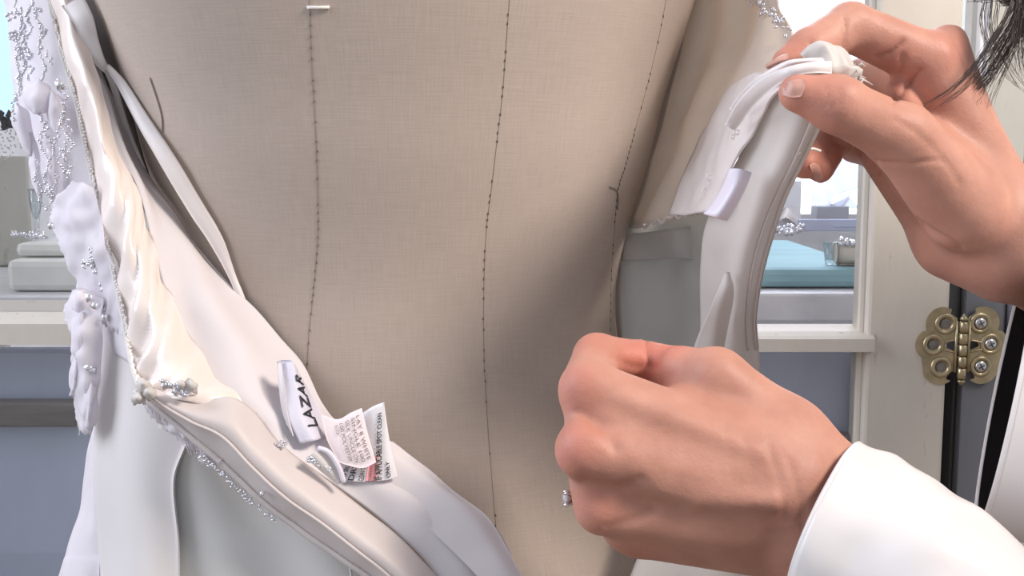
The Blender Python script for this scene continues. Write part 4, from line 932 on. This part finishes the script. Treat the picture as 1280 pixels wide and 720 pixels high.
for p, r, s_ in ((c_(808, 440, .455), 14, .75), (c_(838, 440, .455), 12, .7), (c_(716, 484, .42), 11, .4), (c_(735, 430, .45), 16, .35), (c_(716, 562, .41), 11, .5), (c_(748, 640, .415), 12, .3), (c_(790, 690, .43), 12, .3), (c_(985, 80, .43), 14, .3), (c_(1005, 120, .41), 16, .3), (c_(1010, 205, .465), 14, .3), (c_(1190, 55, .45), 16, .3), (c_(1120, 100, .45), 18, .25)):
    d_ = np.linalg.norm(Vall - p, axis=1) / (r * mm); bl = np.maximum(bl, s_ * np.exp(-d_ ** 2))
at = body.data.attributes.new('blush', 'FLOAT', 'POINT'); at.data.foreach_set('value', bl.astype(np.float32))
bvh = BVHTree.FromPolygons([tuple(v) for v in np.concatenate([VL, VR])], [tuple(q) for q in np.concatenate([FL, FR + len(VL)])])
def drape(px, py, off=.0004, dflt=.43):
    r = ray(px, py); r = r / np.linalg.norm(r); h_ = bvh.ray_cast(Vector(CAM), Vector(r))
    return np.array(h_[0]) - r * off if h_[0] is not None else P(px, py, dflt)
def nail(pts_rows, lab):
    sheet('fingernail', [[drape(a, b, .0006) for a, b in r] for r in pts_rows], M['nail'], body, 12, 10, .0004)
nail([[(1004, 99), (1006, 109), (1001, 121)], [(990, 100), (991, 110), (989, 122)], [(976, 107), (976, 112), (978, 119)]], 'thumb')
nail([[(1012, 206), (1014, 212), (1019, 226)], [(1018, 204), (1021, 212), (1024, 227)], [(1024, 206), (1026, 212), (1029, 224)]], 'ring')
sheet('fingernail', [[P(986, 66, .424), P(985, 74, .421), P(988, 80, .424)], [P(974, 70, .425), P(972, 77, .422), P(975, 83, .426)], [P(958, 80, .428), P(957, 84, .427), P(960, 87, .429)]], M['nail'], body, 12, 10, .0006)
# eyes
for s_ in (-1, 1): MB().add(*ball(HC + (-.076, .031 * s_, .008), .0115, 14, 10)).build('eye', M['eye'], body)
# blouse: body of the blouse
F2 = sd_ell(X, (.50, .45, 1.05), (.125, .18, .26)); F2 = smin(F2, sd_ell(X, (.50, .45, .78), (.135, .185, .2)), .05); F2 = smin(F2, sd_cap(X, SL, SR, .068, .068), .04)
for a, b in ((SL, EL), (SR, ER)): F2 = smin(F2, sd_cap(X, a, b, .06, .056), .03)
F2 = np.maximum(F2, X[..., 2] - 1.265)
VV, FF = nets(F2, np.array((.15, .1, .55)), .009); obj('blouse', lap(VV, FF, 3), FF, M['blouse'], per)
def sleeve(name, secs, m, n=48, th=.001, nr=50, wr=.003, seed=0, ws=22):
    """secs: (centre, axis1 vec, axis2 vec)"""
    cs = cr(np.array([s_[0] for s_ in secs]), nr); a1 = cr(np.array([s_[1] for s_ in secs]), nr); a2 = cr(np.array([s_[2] for s_ in secs]), nr); R_ = []
    for i in range(nr):
        ring = []
        for j in range(n):
            an = 2 * math.pi * j / n; q = cs[i] + a1[i] * math.cos(an) + a2[i] * math.sin(an)
            o_ = q - cs[i]; o_ /= np.linalg.norm(o_); k_ = min(1, i / 10 + .25)
            ring.append(q + o_ * wr * k_ * (nz(q, ws, seed) + .5 * nz(q, ws * 2, seed + 2)))
        R_.append(ring)
    v, f = rings(R_); o = obj(name, v, f, m, per); so = o.modifiers.new('thickness', 'SOLIDIFY'); so.thickness = th; so.offset = -1
    return np.array(R_)
# left sleeve
axd = (EL - WL) / np.linalg.norm(EL - WL)
def sec(c, up_px, dr_r, dep_r):
    """ring centred c; a1 = screen direction vector (px) scaled to mm, a2 mostly depth"""
    u_ = RT * up_px[0] - UP * up_px[1]; u_ = u_ / np.linalg.norm(u_); return (c, u_ * dr_r, FW * dep_r)
s0 = P(1036, 650, .425)
R1 = sleeve('sleeve', [(P(1034, 648, .424), (RT * .37 + UP * .93) * .030, FW * .028 + RT * .016), (P(1072, 685, .418), (RT * .40 + UP * .92) * .0325, FW * .031 + RT * .012), (P(1125, 728, .408), (RT * .42 + UP * .9) * .036, FW * .034), (P(1190, 798, .395), (RT * .5 + UP * .87) * .041, FW * .036),
    (P(1290, 890, .38), (RT * .55 + UP * .83) * .045, FW * .038), (EL * .75 + P(1290, 890, .38) * .25, (RT * .5 + UP * .86) * .052, FW * .05), (EL + (.03, -.005, .02), (RT * .7 + UP * .7) * .058, FW * .058)], M['blouse'], wr=.006, seed=3, ws=30)
MB().add(*tube(np.concatenate([R1[0], R1[0][:1]]), .0011, 7, False)).build('cuff_edge', M['blouse'], per)
# right sleeve, wide bell with dark inside
top, bot = P(1296, 305, .468), P(1222, 662, .455)
cc = (top + bot) / 2; VW = (cc - CAM) / np.linalg.norm(cc - CAM); ax1 = (top - bot) / 2
R2 = sleeve('sleeve', [(cc, ax1, VW * .04 - RT * .0045), (cc + RT * .022 - UP * .006, ax1 * .99, VW * .042 - RT * .002), (cc + RT * .05 - UP * .012, ax1 * .95, FW * .046), (ER * .55 + cc * .45 + (0, 0, -.02), ax1 * .8, FW * .05), (ER, ax1 * .62, FW * .056)], M['blouse'], wr=.003, seed=9)
MB().add(*tube(np.concatenate([R2[0], R2[0][:1]]), .0012, 7, False)).build('cuff_edge', M['blouse'], per)
cin = []
for i in range(0, 30):
    c0 = R2[i].mean(0); cin.append([c0 + (p - c0) * .955 for p in R2[i]])
v, f = rings(cin); obj('cuff_lining', v, f, M['trim'], per, label='black lining inside the wide cuff')
# hair: cap and strands
X3 = gridpts((.24, .32, 1.20), (.56, .62, 1.66), .008)
F3 = sd_ell(X3, HC + (.018, 0, .014), (.096, .088, .116)); F3 = smin(F3, sd_ell(X3, HC + (.07, 0, -.10), (.05, .09, .13)), .04)
F3 = np.maximum(F3, -sd_ell(X3, HC + (-.075, 0, -.03), (.05, .058, .085)))
VV, FF = nets(F3, np.array((.24, .32, 1.20)), .008); obj('hair', lap(VV, FF, 2), FF, M['hair'], per)
mb = MB()
def lock(n, path, sp0, sp1, r0=.00026, seed_d=.445):
    for i in range(n):
        t = RS.rand() * 2 - 1; cut = .75 + .25 * RS.rand(); root = HC + np.array([-.02 + RS.rand() * .05, -.085 + RS.randn() * .004, .03 + RS.randn() * .03])
        pp = []
        for q, (x_, y_) in enumerate(path):
            f_ = q / (len(path) - 1); sp = sp0 * (1 - f_) + sp1 * f_
            pp.append(P(x_ + t * sp + RS.randn() * sp * .12, y_ + t * sp * .45 + RS.randn() * sp * .1, seed_d + .006 * t + .004 * math.sin(i)))
        c = cr([root, (root + pp[0]) / 2 + UP * .01] + pp, 44); c = c[:int(44 * cut)]
        mb.add(*tube(c, np.linspace(r0, .00005, len(c)), 3, False))
lock(90, [(1296, -70), (1276, 10), (1250, 58), (1222, 98), (1192, 124), (1168, 140)], 12, 16)
lock(50, [(1292, -70), (1272, 15), (1248, 65), (1226, 108), (1212, 140)], 10, 26, .0002)
lock(26, [(1250, -70), (1238, 0), (1236, 36), (1252, 75), (1276, 108), (1310, 130)], 9, 18, .0002)
lock(160, [(1308, -70), (1296, 0), (1292, 40), (1290, 80), (1296, 110)], 22, 26)
mb.build('hair_strand', M['hair'], per, kind='stuff')
# ---------------------------------------------------------------- ring on the left ring finger
a = c_(753, 634, .425); b = c_(748, 615, .461); axd = (b - a) / np.linalg.norm(b - a); cen = a + (b - a) * .55
ri = empty('ring', cen, 'silver ring with a round clear stone on the lower hand', 'ring')
x = -RT - axd * (-RT @ axd); x /= np.linalg.norm(x); y = np.cross(axd, x); rr = .0100
pts = [cen + (x * math.cos(t) + y * math.sin(t)) * rr for t in np.linspace(0, 2 * math.pi, 41)]
MB().add(*tube(pts, .0011, 8, False)).build('band', M['silver'], ri)
st = cen + x * (rr + .0008)
MB().add(*lathe(st, [(.0006, -.0005), (.0034, .0022), (.0034, .0028), (.002, .004), (.0001, .0041)], 12, x)).build('stone', M['crystal'], ri, smooth=False)
for k in range(4):
    d_ = axd * math.cos(k * 1.5708 + .78) + y * math.sin(k * 1.5708 + .78)
    MB().add(*tube([st + d_ * .0012 - x * .001, st + d_ * .0036 + x * .0022, st + d_ * .0030 + x * .0036], .00055, 6)).build('prong', M['silver'], ri)
